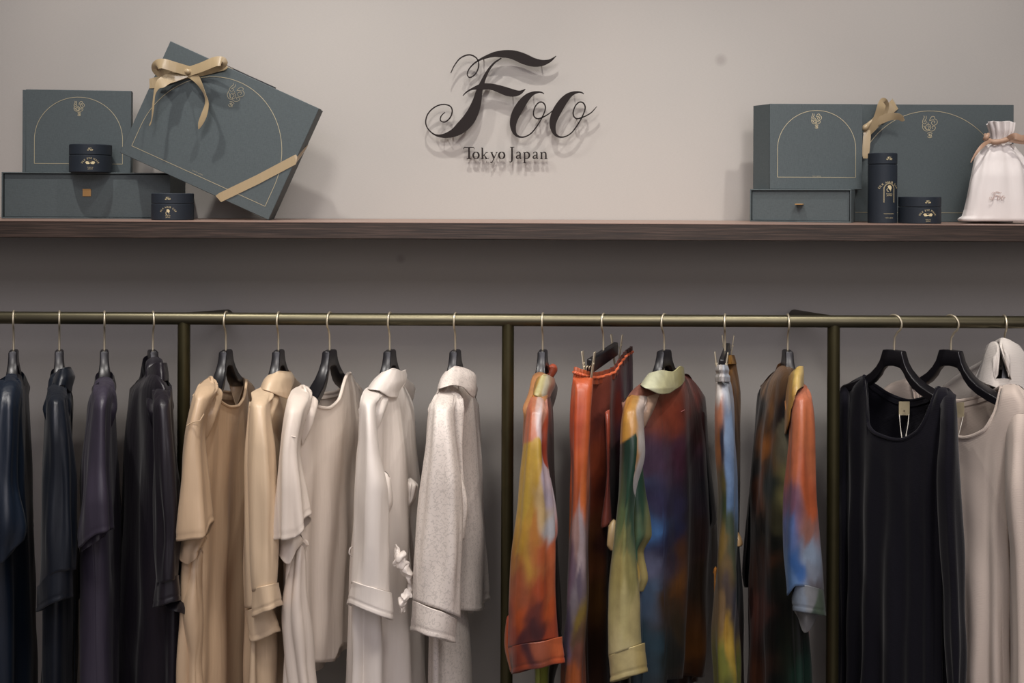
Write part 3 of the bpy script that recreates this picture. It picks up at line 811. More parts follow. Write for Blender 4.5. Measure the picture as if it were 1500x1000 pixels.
# --- 11: orange trousers on a clip hanger
def clip_hanger(x0, xn, zy, label, half=.135, tilt=0.0):
    X0, nv = hanger_frame(x0, xn)
    zt_ = W(x0, zy, 0).z
    h = empty('clip_hanger', (X0, 0, zt_), label, 'hanger', 'clip hangers on the rail')
    o0 = Vector((X0, 0, zt_)); tv = Vector((-nv.y, nv.x, 0))
    mb = MB()
    Mx = Matrix(((nv.x, tv.x, 0, o0.x), (nv.y, tv.y, 0, o0.y), (nv.z, tv.z, 1, o0.z), (0, 0, 0, 1)))
    mb.box(-half * .93, half * .93, -.006, .006, -.032, -.002, Mx)
    mb.build('clip_bar', M['hanger'], h, bevel=.003)
    hook_mesh(X0, nv, h, zt_)
    for s in (1, -1):
        c0 = o0 + nv * (half * s) + Vector((0, 0, -.012))
        cl = MB(); fr = Matrix(((nv.x, tv.x, 0, c0.x), (nv.y, tv.y, 0, c0.y), (nv.z, tv.z, 1, c0.z), (0, 0, 0, 1)))
        for q in (1, -1):
            R = fr @ Matrix.Translation((0, .0095 * q, 0)) @ Matrix.Rotation(-.13 * q, 4, 'X')
            cl.box(-.007, .007, -.0011, .0011, -.042, .026, R)
            cl.box(-.003, .003, -.0025, .0025, .0, .004, R)
        k = cl.build('clip', M['hook'], h, bevel=.0006)
        sp = MB(); sp.pipe([tuple(fr @ Vector((.004 * math.cos(a), -.008 + .016 * a / 18.8, -.006 + .004 * math.sin(a)))) for a in [i * .6 for i in range(32)]], .0007, 6)
        sp.build('spring', M['hook'], k, smooth=True)
    return X0, nv, zt_

clip_hanger(884, 852, 511, 'black clip hanger with pale metal clips gripping the orange waistband', .135)
g = garment('trousers', 884, 'orange to grey printed satin trousers with elastic waist on a clip hanger', 'trousers')
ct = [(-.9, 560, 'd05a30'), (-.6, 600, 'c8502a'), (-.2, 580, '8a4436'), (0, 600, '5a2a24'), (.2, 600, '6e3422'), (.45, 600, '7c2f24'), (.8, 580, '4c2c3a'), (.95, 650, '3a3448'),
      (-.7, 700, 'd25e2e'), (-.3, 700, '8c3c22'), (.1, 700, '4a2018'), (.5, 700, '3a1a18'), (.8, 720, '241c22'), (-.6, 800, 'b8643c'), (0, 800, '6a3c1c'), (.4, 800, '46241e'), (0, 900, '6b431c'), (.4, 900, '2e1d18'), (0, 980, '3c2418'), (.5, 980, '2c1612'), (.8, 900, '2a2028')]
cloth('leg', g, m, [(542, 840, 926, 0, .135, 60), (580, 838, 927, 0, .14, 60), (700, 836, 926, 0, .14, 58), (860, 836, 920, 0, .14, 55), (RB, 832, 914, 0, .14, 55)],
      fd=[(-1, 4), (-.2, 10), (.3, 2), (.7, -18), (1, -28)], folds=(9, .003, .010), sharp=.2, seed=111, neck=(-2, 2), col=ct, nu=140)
cl = [(0, 560, 'cf5c32'), (-.4, 620, 'c95430'), (.5, 620, 'd06236'), (0, 700, 'c85a2a'), (.4, 722, 'd66a30'), (-.3, 740, 'b8552e'), (.3, 760, 'b09a9c'), (-.3, 780, 'a88078'), (.2, 800, 'b49c9c'), (.3, 835, '665664'), (-.4, 830, '6a5260'), (0, 860, '8a7a80'),
      (.4, 885, '8c7030'), (-.4, 890, '544a5a'), (.4, 920, '6a4c38'), (-.4, 930, '6a5e78'), (.3, 960, '7c4a3c'), (-.3, 965, 'a0522c'), (0, 995, 'b85c2a'), (0, 1100, '9a5028')]
cloth('leg', g, m, [(552, 839, 866, -.135, .03, 10), (620, 836, 865, -.15, .035, 5), (720, 834, 863, -.155, .04, 0), (850, 831, 860, -.16, .04, 0), (950, 826, 856, -.16, .04, 0), (RB, 820, 850, -.16, .04, 0)],
      folds=(4, .002, .006), seed=112, wr=.006, col=cl)
cloth('side_strip', g, m, [(600, 884, 893, -.06, .02, 0), (700, 886, 896, -.075, .022, 0), (766, 884, 894, -.08, .022, 0)], ft=[(-1, 8), (1, 0)], folds=(2, .001, .003), wr=.006, seed=113, nv=50, col=[(0, 600, 'a84830'), (0, 700, '8c4438'), (0, 780, 'a45444')])
wb, wi = cloth('waistband', g, m, [(535, 842, 926, 0, .137, 60), (546, 841, 927, 0, .142, 60), (553, 841, 927, 0, .140, 60)],
      fd=[(-1, 2), (-.2, 10), (.3, 2), (.7, -18), (1, -28)], ft=[(-1, 2), (-.2, 10), (.3, 2), (.7, -18), (1, -28)], neck=(-2, 2), folds=(38, .0012, .0016), wr=.003, seed=114, nu=220, nv=26,
      col=[(-1, 545, 'd46a40'), (-.4, 545, 'cf6238'), (0, 545, 'b85434'), (.3, 545, '8c3c28'), (.6, 530, '6a2a20'), (1, 520, '4a2620')])
trim('drawcord', wb, m, {**wi, 'top': wi['V'][13]}, -1.1, 1.1, .003, None, 0, 'c86440')

# --- 12: jacket with cream collar
hi = hang(973, 926, 'black wooden hanger rising from the cream collar of the multicoloured jacket')
g = garment('shirt', 973, 'multicoloured printed satin shirt seen from behind with a cream collar', 'shirt')
yoke(g, M['print'], hi, .05, 'c8a890', side=(1,)); yoke(g, M['print'], hi, .05, '6a3028', side=(-1,))
cb = [(-.7, 600, 'a07060'), (-.2, 590, '8a5646'), (.1, 600, '9c4630'), (.5, 600, '7a3024'), (.9, 620, '4a2424'), (-.6, 660, '6c5a70'), (-.1, 670, '523c50'), (.3, 670, '4c2436'), (.7, 700, '30202a'), (-.65, 730, '5a7096'), (-.2, 740, '3a3450'), (.3, 760, '30222c'), (.8, 740, '1c1a22'),
      (-.6, 780, '4c74a8'), (-.3, 790, '2c2c48'), (-.15, 800, '34304a'), (.1, 830, '5e3a26'), (.5, 800, '3a2420'), (-.55, 840, '6a6a84'), (-.2, 840, '3c3040'), (.3, 870, '7a4a20'), (.6, 880, '5c3418'), (-.5, 900, '4a5c74'), (0, 900, '4a3420'), (.3, 930, '3a2c1a'), (.7, 930, '6e4018'), (-.5, 960, '2f4450'), (.1, 960, '1e201c'), (.7, 980, '4c2c16'), (.9, 860, '3c2a1c'), (-.3, 1100, '283844')]
cloth('body', g, m, [(545, 912, 1030, -.01, .165, 62), (580, 912, 1032, 0, .17, 60), (640, 914, 1036, 0, .17, 58), (760, 918, 1040, 0, .17, 55), (880, 922, 1036, 0, .17, 52), (990, 926, 1028, 0, .17, 50)],
      fd=[(-1, 44), (-.6, 20), (-.2, 6), (.5, 2), (1, 36)], ft=[(-1, 120), (-.4, 120), (-.15, 110), (-.1, 4), (1, 0)], bt=[(-1, 120), (1, 0)], folds=(7, .001, .012), seed=121, col=cb, nu=140)
cs = {'cut': [(-1, 650), (-.2, 640), (.25, 634), (.35, 700), (1, 730)],
 'above': [(-.5, 600, 'c0803a'), (0, 600, 'c08a48'), (-.4, 635, 'c68a38'), (0, 630, 'c68a40'), (.5, 590, 'd0b8ac'), (.6, 630, 'dccfc8'), (.7, 680, 'e0d4d0')],
 'below': [(-.4, 660, '1c3428'), (0, 670, '1c3a2c'), (.3, 680, '24442f'), (-.2, 715, '2a4a38'), (.5, 720, '2c4c3a'), (.8, 760, '3a5c48'), (0, 745, '4e6248'), (-.4, 740, '5c6a40'), (-.2, 775, '8a8450'), (.5, 780, '7c8058'),
      (-.3, 820, 'b09c60'), (.3, 820, 'a8985e'), (0, 880, 'c8b47c'), (0, 950, 'cfba88'), (.6, 900, 'c4ae78')]}
s1, _ = cloth('sleeve', g, m, [(572, 930, 946, -.08, .03, 30), (582, 920, 948, -.14, .035, 20), (604, 914, 942, -.18, .04, 10), (660, 910, 944, -.20, .045, 5), (720, 906, 934, -.205, .048, 0), (800, 899, 930, -.205, .05, 0), (880, 893, 935, -.205, .05, 0), (955, 891, 941, -.205, .05, 0)],
      ft=[(-1, 6), (1, -12)], folds=(3, .001, .003), seed=122, wr=.003, col=cs, nv=150)
cloth('cuff', s1, m, [(955, 890, 943, -.21, .053, 0), (990, 893, 949, -.21, .055, 0)], fd=[(-1, 8), (1, -12)], ft=[(-1, 9), (1, -7)], neck=(-2, 2), folds=(2, .0008, .002), seed=123, nv=24, col=[(0, 970, 'cdb580'), (.8, 970, 'c4a86c')])
cloth('sleeve_fold', g, m, [(655, 926, 942, -.175, .02, 0), (720, 922, 945, -.175, .025, 0), (782, 922, 951, -.175, .028, 0), (808, 924, 938, -.175, .024, 0), (846, 926, 944, -.175, .024, 0), (866, 930, 937, -.175, .02, 0)], folds=(3, .001, .004), seed=124, nv=90, col=[(0, 690, '2c4a3a'), (0, 790, '3f6650'), (0, 815, 'c09a50'), (0, 855, 'c0ab74')])
cloth('sleeve_fold', g, m, [(760, 894, 904, -.165, .02, 0), (798, 890, 902, -.165, .022, 0), (806, 896, 902, -.165, .022, 0)], folds=(2, .001, .002), seed=125, nv=30, col=[(0, 780, 'c8a878'), (0, 800, 'c8a070')])
cloth('sleeve', g, m, [(600, 1018, 1032, .10, .03, 0), (700, 1020, 1042, .14, .035, 0), (762, 1018, 1049, .14, .04, 0), (786, 1018, 1034, .14, .04, 0)], folds=(2, .001, .003), seed=126, col=[(0, 600, '3a2020'), (0, 700, '14161c'), (0, 790, '101218')])
seam('yoke_seam', g, simple('dark_red_seam', lin('7a3a34'), .5), [(962, 604, -.045), (975, 609, -.045), (990, 607, -.04), (1003, 600, -.035)], .0009)
cloth('collar', g, m, [(538, 958, 1001, -.02, .05, 40), (552, 946, 1003, -.03, .065, 40), (568, 934, 1004, -.045, .085, 40)], fd=[(-1, 8), (-.3, 4), (.3, 6), (.8, -2), (1, 0)], ft=[(-1, -4), (-.5, 2), (0, 9), (.3, 8), (.7, 0), (1, -12)],
      neck=(-2, 2), folds=(2, .0006, .002), wr=.003, seed=127, nv=30, col=[(-.6, 570, 'd8d0ae'), (.3, 560, 'cbbf92'), (.8, 550, 'b8a870')])

# --- 13: trousers seen edge-on
clip_hanger(1062, 1054, 512, 'black clip hanger seen end-on, gripping the blue and ochre trousers', .13)
g = garment('trousers', 1062, 'pale blue and ochre printed trousers hanging edge-on beside the multicoloured shirt', 'trousers')
cloth('leg', g, m, [(532, 1061, 1077, .09, .06, 20), (580, 1060, 1083, .08, .07, 20), (700, 1058, 1083, .08, .08, 20), (800, 1058, 1084, .08, .08, 20), (930, 1058, 1088, .08, .08, 20), (RB, 1052, 1086, .08, .08, 20)],
      folds=(5, .001, .005), seed=131, col=[(0, 540, 'a8702e'), (.3, 580, '8a5a2a'), (0, 620, '3c3024'), (0, 700, '1c1c20'), (0, 800, '20282c'), (0, 900, '2a3a3e'), (.5, 960, '4a3222'), (0, 1100, '2a3230')])
cl = [(-.6, 560, 'cfc0b8'), (.3, 570, 'c4c4cc'), (-.7, 620, 'c0795a'), (.4, 640, '8a9cb8'), (-.4, 660, '2c3040'), (-.9, 680, 'a8642a'), (.5, 700, '7c94b8'), (-.5, 720, '6a5a30'), (.6, 740, '6a84a8'), (-.3, 750, '3c4428'), (.3, 780, '4a5440'), (-.3, 800, '7c6030'), (.3, 820, '50503a'), (0, 840, '6c5434'),
      (0, 870, '5a4a44'), (.5, 880, '3c3a44'), (-.4, 905, '8a6a48'), (0, 925, 'b08434'), (.2, 945, 'c49a3c'), (.5, 965, '6a7034'), (-.3, 965, '7c7a34'), (0, 1000, '5a5c30'), (0, 1100, '4c5030')]
cloth('leg', g, m, [(556, 1049, 1069, -.12, .05, 10), (590, 1048, 1072, -.13, .06, 10), (660, 1050, 1077, -.14, .06, 5), (720, 1052, 1078, -.14, .06, 0), (800, 1050, 1079, -.14, .06, 0), (900, 1048, 1080, -.14, .06, 0), (RB, 1043, 1078, -.14, .06, 0)],
      fd=[(-1, 0), (1, 2)], folds=(4, .001, .006), seed=132, wr=.005, col=cl)
cloth('leg_fold', g, m, [(830, 1045, 1052, -.06, .02, 0), (855, 1045, 1052, -.06, .02, 0), (884, 1046, 1052, -.06, .02, 0)], folds=(2, .001, .002), seed=133, nv=30, col=[(0, 860, 'd88a3a')])
cloth('leg_fold', g, m, [(778, 1076, 1083, 0, .02, 0), (797, 1076, 1088, 0, .02, 0), (800, 1077, 1086, 0, .02, 0)], folds=(2, .0005, .001), seed=136, nv=30, col=[(0, 790, 'e0b07a')])
cloth('waistband', g, m, [(534, 1049, 1065, -.11, .05, 10), (542, 1048, 1067, -.115, .055, 10), (547, 1050, 1066, -.115, .053, 10), (552, 1048, 1068, -.12, .055, 10), (559, 1049, 1068, -.12, .055, 10)], neck=(-2, 2), folds=(14, .001, .0016), wr=.004, seed=134, nu=140, nv=40, col=[(0, 545, 'cdbfb8'), (.6, 545, 'bfc0c8')])
cloth('waistband', g, m, [(520, 1062, 1074, .08, .05, 20), (533, 1061, 1077, .08, .055, 20)], neck=(-2, 2), folds=(14, .001, .0014), wr=.003, seed=135, nu=140, nv=24, col=[(0, 525, 'b07a34')])

# --- 14: shirt turned left with coral sleeve
hi = hang(1154, 1176, 'black wooden hanger above the gold-collared shirt, left of the third post')
g = garment('shirt', 1154, 'dark printed satin shirt turned left with gold collar and coral to blue sleeve', 'shirt')
yoke(g, M['print'], hi, .05, 'd0905a', side=(1,)); yoke(g, M['print'], hi, .04, '9a6a44', side=(-1,))
cb = [(-.2, 780, '141512'), (.1, 880, '0c0e0e'), (-.3, 900, '0c0f0f'), (.3, 880, '101412'), (-.85, 760, '0e1012'), (-.9, 600, '14181c'), (-.7, 570, '9a6e48'), (-.5, 610, '8c5c34'), (-.4, 680, 'a8622a'), (-.2, 620, '1c181a'), (.1, 620, '221c1c'), (-.9, 700, '0f1416'), (-.55, 740, '7c4020'), (-.1, 720, '2a3430'), (.1, 760, '46402c'), (.35, 660, '6e6450'), (.4, 760, '7a6c40'), (.5, 720, 'a09058'),
      (-.6, 820, '5e3420'), (-.2, 840, '181a16'), (.2, 840, '1c1e18'), (-.75, 880, '7a3c2c'), (0, 920, '0e1210'), (.5, 900, '121614'), (-.8, 980, '6a3a24'), (0, 1000, '0e1412'), (.6, 980, '143026'), (.2, 1100, '10201a')]
cloth('body', g, m, [(535, 1118, 1180, -.01, .165, -50), (580, 1112, 1184, 0, .17, -48), (640, 1106, 1182, 0, .17, -45), (720, 1101, 1180, 0, .17, -42), (860, 1098, 1180, 0, .17, -40), (1000, 1096, 1184, 0, .17, -40), (RB, 1092, 1186, 0, .17, -40)],
      fd=[(-1, 30), (-.4, 8), (0, 0), (.4, 6), (1, 38)], folds=(8, .001, .012), seed=141, col=cb, nu=140)
cs = [(0, 575, 'dc8a70'), (0, 600, 'd87a5a'), (-.5, 640, 'cc7046'), (.5, 640, 'd4744a'), (-.5, 700, 'c86a44'), (.5, 720, 'cc6238'), (-.5, 745, '86586a'), (.4, 760, 'a06a5c'), (-.6, 785, '5c6ea0'), (.4, 795, '98a4b8'), (-.2, 815, '3c64a0'), (-.6, 830, '6484b4'), (.4, 825, '8c8f9c'), (.4, 848, '6a6064'), (-.3, 860, 'a0acc0'), (.4, 870, '706a6c')]
s1, _ = cloth('sleeve', g, m, [(560, 1163, 1180, -.08, .03, -20), (570, 1160, 1184, -.14, .035, -10), (586, 1159, 1187, -.18, .04, -10), (660, 1155, 1192, -.20, .045, -5), (740, 1151, 1197, -.205, .05, 0), (810, 1147, 1203, -.205, .05, 0), (864, 1152, 1207, -.205, .05, 0)],
      ft=[(-1, 8), (-.4, -6), (1, 2)], folds=(4, .001, .008), sharp=.25, seed=142, wr=.003, col=cs)
cloth('cuff', s1, m, [(862, 1158, 1208, -.21, .053, 0), (896, 1162, 1210, -.21, .055, 0)], fd=[(-1, 16), (-.6, -4), (1, 4)], ft=[(-1, -2), (1, 6)], neck=(-2, 2), folds=(2, .001, .002), seed=143, nv=24, col=[(0, 866, '8a8688'), (.4, 880, '55604f'), (-.5, 880, '8c92a0'), (.2, 898, '3e4840')])
cloth('sleeve_lining', g, m, [(880, 1160, 1204, -.18, .03, 0), (904, 1166, 1200, -.18, .03, 0)], ft=[(-1, -8), (-.2, 22), (1, -4)], folds=(2, .001, .002), seed=144, nv=30, col=[(0, 900, '8c8684')])
cloth('sleeve', g, m, [(566, 1112, 1122, .12, .03, 0), (700, 1098, 1114, .15, .035, 0), (840, 1087, 1112, .15, .04, 0), (860, 1090, 1108, .15, .04, 0)], folds=(2, .001, .003), seed=145, col=[(0, 600, '14181c'), (0, 800, '0e1012')])
cloth('tail', g, m, [(900, 1180, 1184, -.02, .03, 0), (RB, 1180, 1192, -.02, .03, 0)], folds=(2, .001, .001), seed=146, nv=40, col=[(0, 1000, 'b07a78')])
cloth('collar', g, m, [(536, 1158, 1176, -.08, .04, -20), (550, 1153, 1177, -.10, .05, -20), (580, 1149, 1178, -.13, .055, -20), (606, 1148, 1172, -.15, .045, -20)], fd=[(-1, 16), (-.3, 6), (.6, 0), (1, 0)], ft=[(-1, 30), (-.6, 16), (-.1, -14), (.4, -34), (1, -40)],
      neck=(-2, 2), folds=(2, .0006, .0015), wr=.003, seed=147, nv=40, col=[(0, 545, 'd6ae62'), (-.4, 580, 'c89244'), (-.8, 610, 'b87c3c'), (.6, 560, 'dcb878')])

# --- 15: navy knit dress
h15, X15, nv15, zt15 = hi = hang(1310, 1430, 'black wooden hanger facing the camera inside the navy knit dress', .84)
g = garment('knit_dress', 1310, 'long navy knit dress with wide scoop neck right of the third post', 'dress')
m = M['navyknit']
b_, inf = cloth('body', g, m, [(550, 1232, 1402, 0, .155, -62), (600, 1231, 1398, 0, .155, -62), (660, 1231, 1386, 0, .155, -62), (760, 1231, 1385, 0, .15, -60), (1000, 1229, 1387, 0, .15, -58), (RB, 1226, 1390, 0, .15, -56)],
      fd=[(-1, 22), (-.8, 8), (-.59, 0), (-.53, 30), (-.47, 70), (-.25, 86), (.09, 93), (.38, 82), (.56, 48), (.69, 17), (.8, 17), (1, 42)],
      bd=[(-1, 22), (-.8, 8), (-.59, 0), (-.42, 12), (-.1, 28), (.19, 36), (.5, 30), (.69, 17), (.8, 17), (1, 42)],
      neck=(-.58, .68), folds=(13, .0005, .008), sharp=.3, seed=151, nu=190, nv=110, e=.95, k=6)
neckband(g, m, inf, -.6, .7, .0038)
cloth('sleeve', g, m, [(570, 1380, 1396, -.10, .03, -20), (584, 1376, 1402, -.14, .035, -20), (620, 1376, 1405, -.17, .04, -10), (700, 1371, 1408, -.18, .045, 0), (800, 1377, 1411, -.18, .045, 0), (880, 1384, 1412, -.18, .04, 0), (1000, 1389, 1412, -.18, .04, 0), (RB, 1392, 1412, -.18, .04, 0)],
      fd=[(-1, 24), (0, -2), (1, 8)], folds=(4, .001, .005), seed=152, wr=.003)
cloth('sleeve', g, m, [(566, 1230, 1246, .09, .03, 0), (700, 1226, 1246, .12, .035, 0), (RB, 1224, 1246, .12, .035, 0)], folds=(3, .001, .004), seed=153)
mb = MB(); a = W(1317, 588, .018); b = W(1332.5, 588, .012); hgt = W(1317, 608, .018).z - a.z
mb.add([a, b, b + Vector((0, 0, hgt)), a + Vector((0, 0, hgt)), a + Vector((0, .0015, 0)), b + Vector((0, .0015, 0)), b + Vector((0, .0015, hgt)), a + Vector((0, .0015, hgt))],
       [(0, 1, 2, 3), (7, 6, 5, 4), (0, 4, 5, 1), (1, 5, 6, 2), (2, 6, 7, 3), (3, 7, 4, 0)])
lb = mb.build('care_label', M['label'], g)
seam('emblem', lb, M['sign_pin'], [(1323.5, 601, .013), (1324.5, 600, .013), (1325.5, 601.5, .013), (1324.5, 602.8, .013), (1323.5, 601.2, .013)], .0005)
seam('hang_string', g, M['string'], [(1317.5, 607, .012), (1319, 625, -.01), (1321, 641, -.05)], .0008)
seam('hang_string', g, M['string'], [(1331.5, 607, .008), (1330, 622, -.01), (1326.5, 641, -.05)], .0008)

# --- 16: beige knit dress
hi = hang(1393, 1518, 'black wooden hanger facing the camera inside the beige knit dress', .82)
g = garment('knit_dress', 1393, 'long pale beige knit dress with wide scoop neck behind the navy dress', 'dress')
m = M['beigeknit']
yoke(g, m, hi, .085, side=(-1,), w0=.02, w1=.024)
b_, inf = cloth('body', g, m, [(556, 1296, 1508, .02, .185, -70), (600, 1300, 1506, .02, .185, -70), (660, 1316, 1486, .03, .17, -68), (760, 1318, 1482, .03, .15, -60), (1000, 1316, 1484, .03, .15, -58), (RB, 1314, 1486, .03, .15, -56)],
      fd=[(-1, 24), (-.8, 4), (-.55, 0), (-.5, 40), (-.3, 72), (.1, 84), (.4, 74), (.52, 44), (.61, 10), (.75, 6), (1, 36)], bd=[(-1, 24), (-.8, 4), (-.55, 0), (-.3, 22), (0, 30), (.35, 22), (.61, 10), (.75, 6), (1, 36)],
      neck=(-.54, .6), folds=(12, .0005, .008), sharp=.3, seed=161, nu=180, nv=110, e=.95, k=6)
neckband(g, m, inf, -.56, .62, .004)
cloth('sleeve', g, m, [(566, 1482, 1500, -.08, .03, -20), (584, 1478, 1508, -.11, .035, -20), (640, 1474, 1512, -.14, .04, -10), (720, 1472, 1516, -.15, .045, 0), (820, 1479, 1520, -.15, .045, 0), (RB, 1481, 1524, -.15, .045, 0)],
      fd=[(-1, 20), (0, -2), (1, 6)], folds=(4, .001, .005), seed=162)
mb = MB(); a = W(1400, 590, .045); b = W(1412.5, 589, .04); hgt = W(1317, 611, .018).z - W(1317, 589, .018).z
mb.add([a, b, b + Vector((0, 0, hgt)), a + Vector((0, 0, hgt)), a + Vector((0, .0015, 0)), b + Vector((0, .0015, 0)), b + Vector((0, .0015, hgt)), a + Vector((0, .0015, hgt))],
       [(0, 1, 2, 3), (7, 6, 5, 4), (0, 4, 5, 1), (1, 5, 6, 2), (2, 6, 7, 3), (3, 7, 4, 0)])
mb.build('care_label', M['label'], g)
seam('hang_string', g, M['string'], [(1411, 610, .035), (1408, 622, .015), (1404, 638, -.02)], .0008)

# --- 17: off-white robe at the right edge
hi = hang(1471, 1510, 'black wooden hanger inside the standing collar of the off-white robe at right', .2)
g = garment('robe', 1471, 'off-white soft robe with tall shawl collar cut off by the right edge', 'robe')
m = M['robe']
b_, inf = cloth('body', g, m, [(516, 1388, 1572, .12, .09, -40), (600, 1376, 1582, .12, .10, -50), (800, 1370, 1590, .10, .13, -50), (RB, 1360, 1600, .10, .13, -50)],
      fd=[(-1, 50), (-.8, 34), (-.45, 14), (-.2, 0), (.3, 0), (.5, 0), (1, 30)], neck=None, folds=(7, .002, .012), seed=171, nu=120)
cloth('collar', g, m, [(495, 1450, 1484, .03, .05, -10), (508, 1444, 1496, .03, .07, -10), (535, 1434, 1514, .04, .085, -10), (572, 1420, 1536, .05, .09, -10)],
      fd=[(-1, 12), (-.6, 5), (-.42, 12), (-.36, 60), (.0, 60), (.06, 8), (.2, 0), (.6, 2), (1, 10)], bd=[(-1, 12), (0, 0), (1, 10)], ft=[(-1, -18), (0, 0), (1, 20)], neck=(-2, 2), folds=(3, .001, .005), wr=.004, seed=172, nu=150, hem=.005)


# ------------------------------------------------------------------ strokes, lettering
def stroke_mesh(mb, pts, to3, depth, n=7, closed=False, minw=0):
    """pts (x, y, w) -> extruded ribbon; to3(x, y, h) maps drawing coordinates and height to the world"""
    P = catmull(pts, n)
    L = []; Rr = []
    for i, p in enumerate(P):
        a = P[max(i - 1, 0)]; b = P[min(i + 1, len(P) - 1)]
        t = b[:2] - a[:2]; t = t / (np.linalg.norm(t) + 1e-9)
        nrm = np.array([-t[1], t[0]]); w = max(p[2], minw) / 2
        L.append(p[:2] + nrm * w); Rr.append(p[:2] - nrm * w)
    vs = []; fs = []
    for l, r in zip(L, Rr):
        vs += [to3(l[0], l[1], depth), to3(r[0], r[1], depth), to3(r[0], r[1], 0), to3(l[0], l[1], 0)]
    for i in range(len(P) - 1):
        for k in range(4):
            a = i * 4 + k; b = i * 4 + (k + 1) % 4
            fs.append((a, b, b + 4, a + 4))
    fs.append((0, 3, 2, 1)); e = (len(P) - 1) * 4; fs.append((e, e + 1, e + 2, e + 3))
    mb.add(vs, fs)

SWIRL = [(288, 272, 5), (310, 225, 7), (350, 172, 8), (400, 147, 9), (440, 150, 9), (472, 175, 9), (483, 215, 9), (470, 262, 8), (445, 292, 8), (418, 303, 8), (403, 283, 8), (412, 250, 8), (440, 215, 9), (480, 185, 11), (530, 162, 20), (590, 143, 34), (650, 139, 50), (700, 141, 58), (750, 154, 68), (800, 174, 73), (860, 196, 62), (920, 202, 44), (970, 190, 24), (1000, 172, 13), (1022, 153, 4)]
STEM = [(640, 168, 8), (590, 203, 12), (550, 252, 17), (520, 310, 25), (500, 360, 36), (485, 405, 46), (470, 470, 62), (445, 540, 78), (408, 602, 86), (360, 652, 80), (310, 688, 58), (250, 708, 34), (200, 709, 16), (160, 692, 10), (125, 655, 8), (113, 615, 8), (122, 570, 8), (150, 530, 8), (195, 500, 8), (245, 491, 8), (285, 505, 9), (298, 537, 9), (285, 580, 9), (255, 610, 9), (230, 612, 8), (215, 598, 8), (222, 570, 7), (248, 545, 4)]
BAR = [(372, 430, 4), (400, 403, 9), (440, 382, 15), (500, 368, 42), (560, 366, 42), (620, 381, 50), (680, 402, 58), (730, 412, 48), (770, 408, 28), (808, 385, 4)]
OH = [(938, 418, 4), (925, 409, 8), (900, 405, 12), (860, 414, 26), (820, 441, 46), (780, 490, 60), (745, 550, 62), (724, 610, 50), (724, 660, 36), (740, 700, 20), (772, 718, 12), (810, 714, 9), (850, 690, 9), (890, 640, 9), (925, 580, 9), (945, 530, 9), (946, 500, 9), (930, 478, 9), (905, 476, 9), (880, 500, 9), (865, 540, 9), (868, 573, 9), (890, 590, 9), (925, 582, 9), (965, 560, 8), (1000, 533, 6)]
OH2 = [(x + 277, y, w) for x, y, w in OH[:-2]] + [(1238, 566, 8), (1270, 545, 8), (1306, 505, 4)]
LOGO = [[SWIRL, STEM, BAR], [OH], [OH2]]

def logo(parent, mat, to3, scale_fn=None, depth=.0004, minw=0, name='script_logo', box=(113, 1306, 113, 722), size=(1, 1)):
    mb = MB()
    for grp in LOGO:
        for st in grp: stroke_mesh(mb, st, to3, depth, 4, minw=minw)
    return mb.build(name, mat, parent)

# wall sign: raised script letters on pins
STAND = .022
sg = empty('wall_sign', tuple(W(750, 190, WALL_Y)), 'large dark brown raised script sign reading Foo, standing off the wall on pins', 'sign')
def sign3(x, y, h):
    d = WALL_Y - STAND
    p = W(600 + x / 4.763, 50 + y / 4.763, d); p.y = d - h; return p
for grp in LOGO:
    mb = MB()
    for qi, st in enumerate(grp): stroke_mesh(mb, st, sign3, .004 + .0004 * qi, 7)
    mb.build('letter', M['sign'], sg, auto=40)
for (x, y) in ((516, 172), (921, 205), (718, 408), (240, 704), (490, 420), (862, 412), (1148, 410), (730, 640), (1010, 640), (905, 592), (1170, 590), (300, 690)):
    p = sign3(x, y, 0); mb = MB(); mb.pipe([p, Vector((p.x, WALL_Y, p.z))], .0013, 8)
    mb.build('pin', M['sign_pin'], sg, smooth=True)

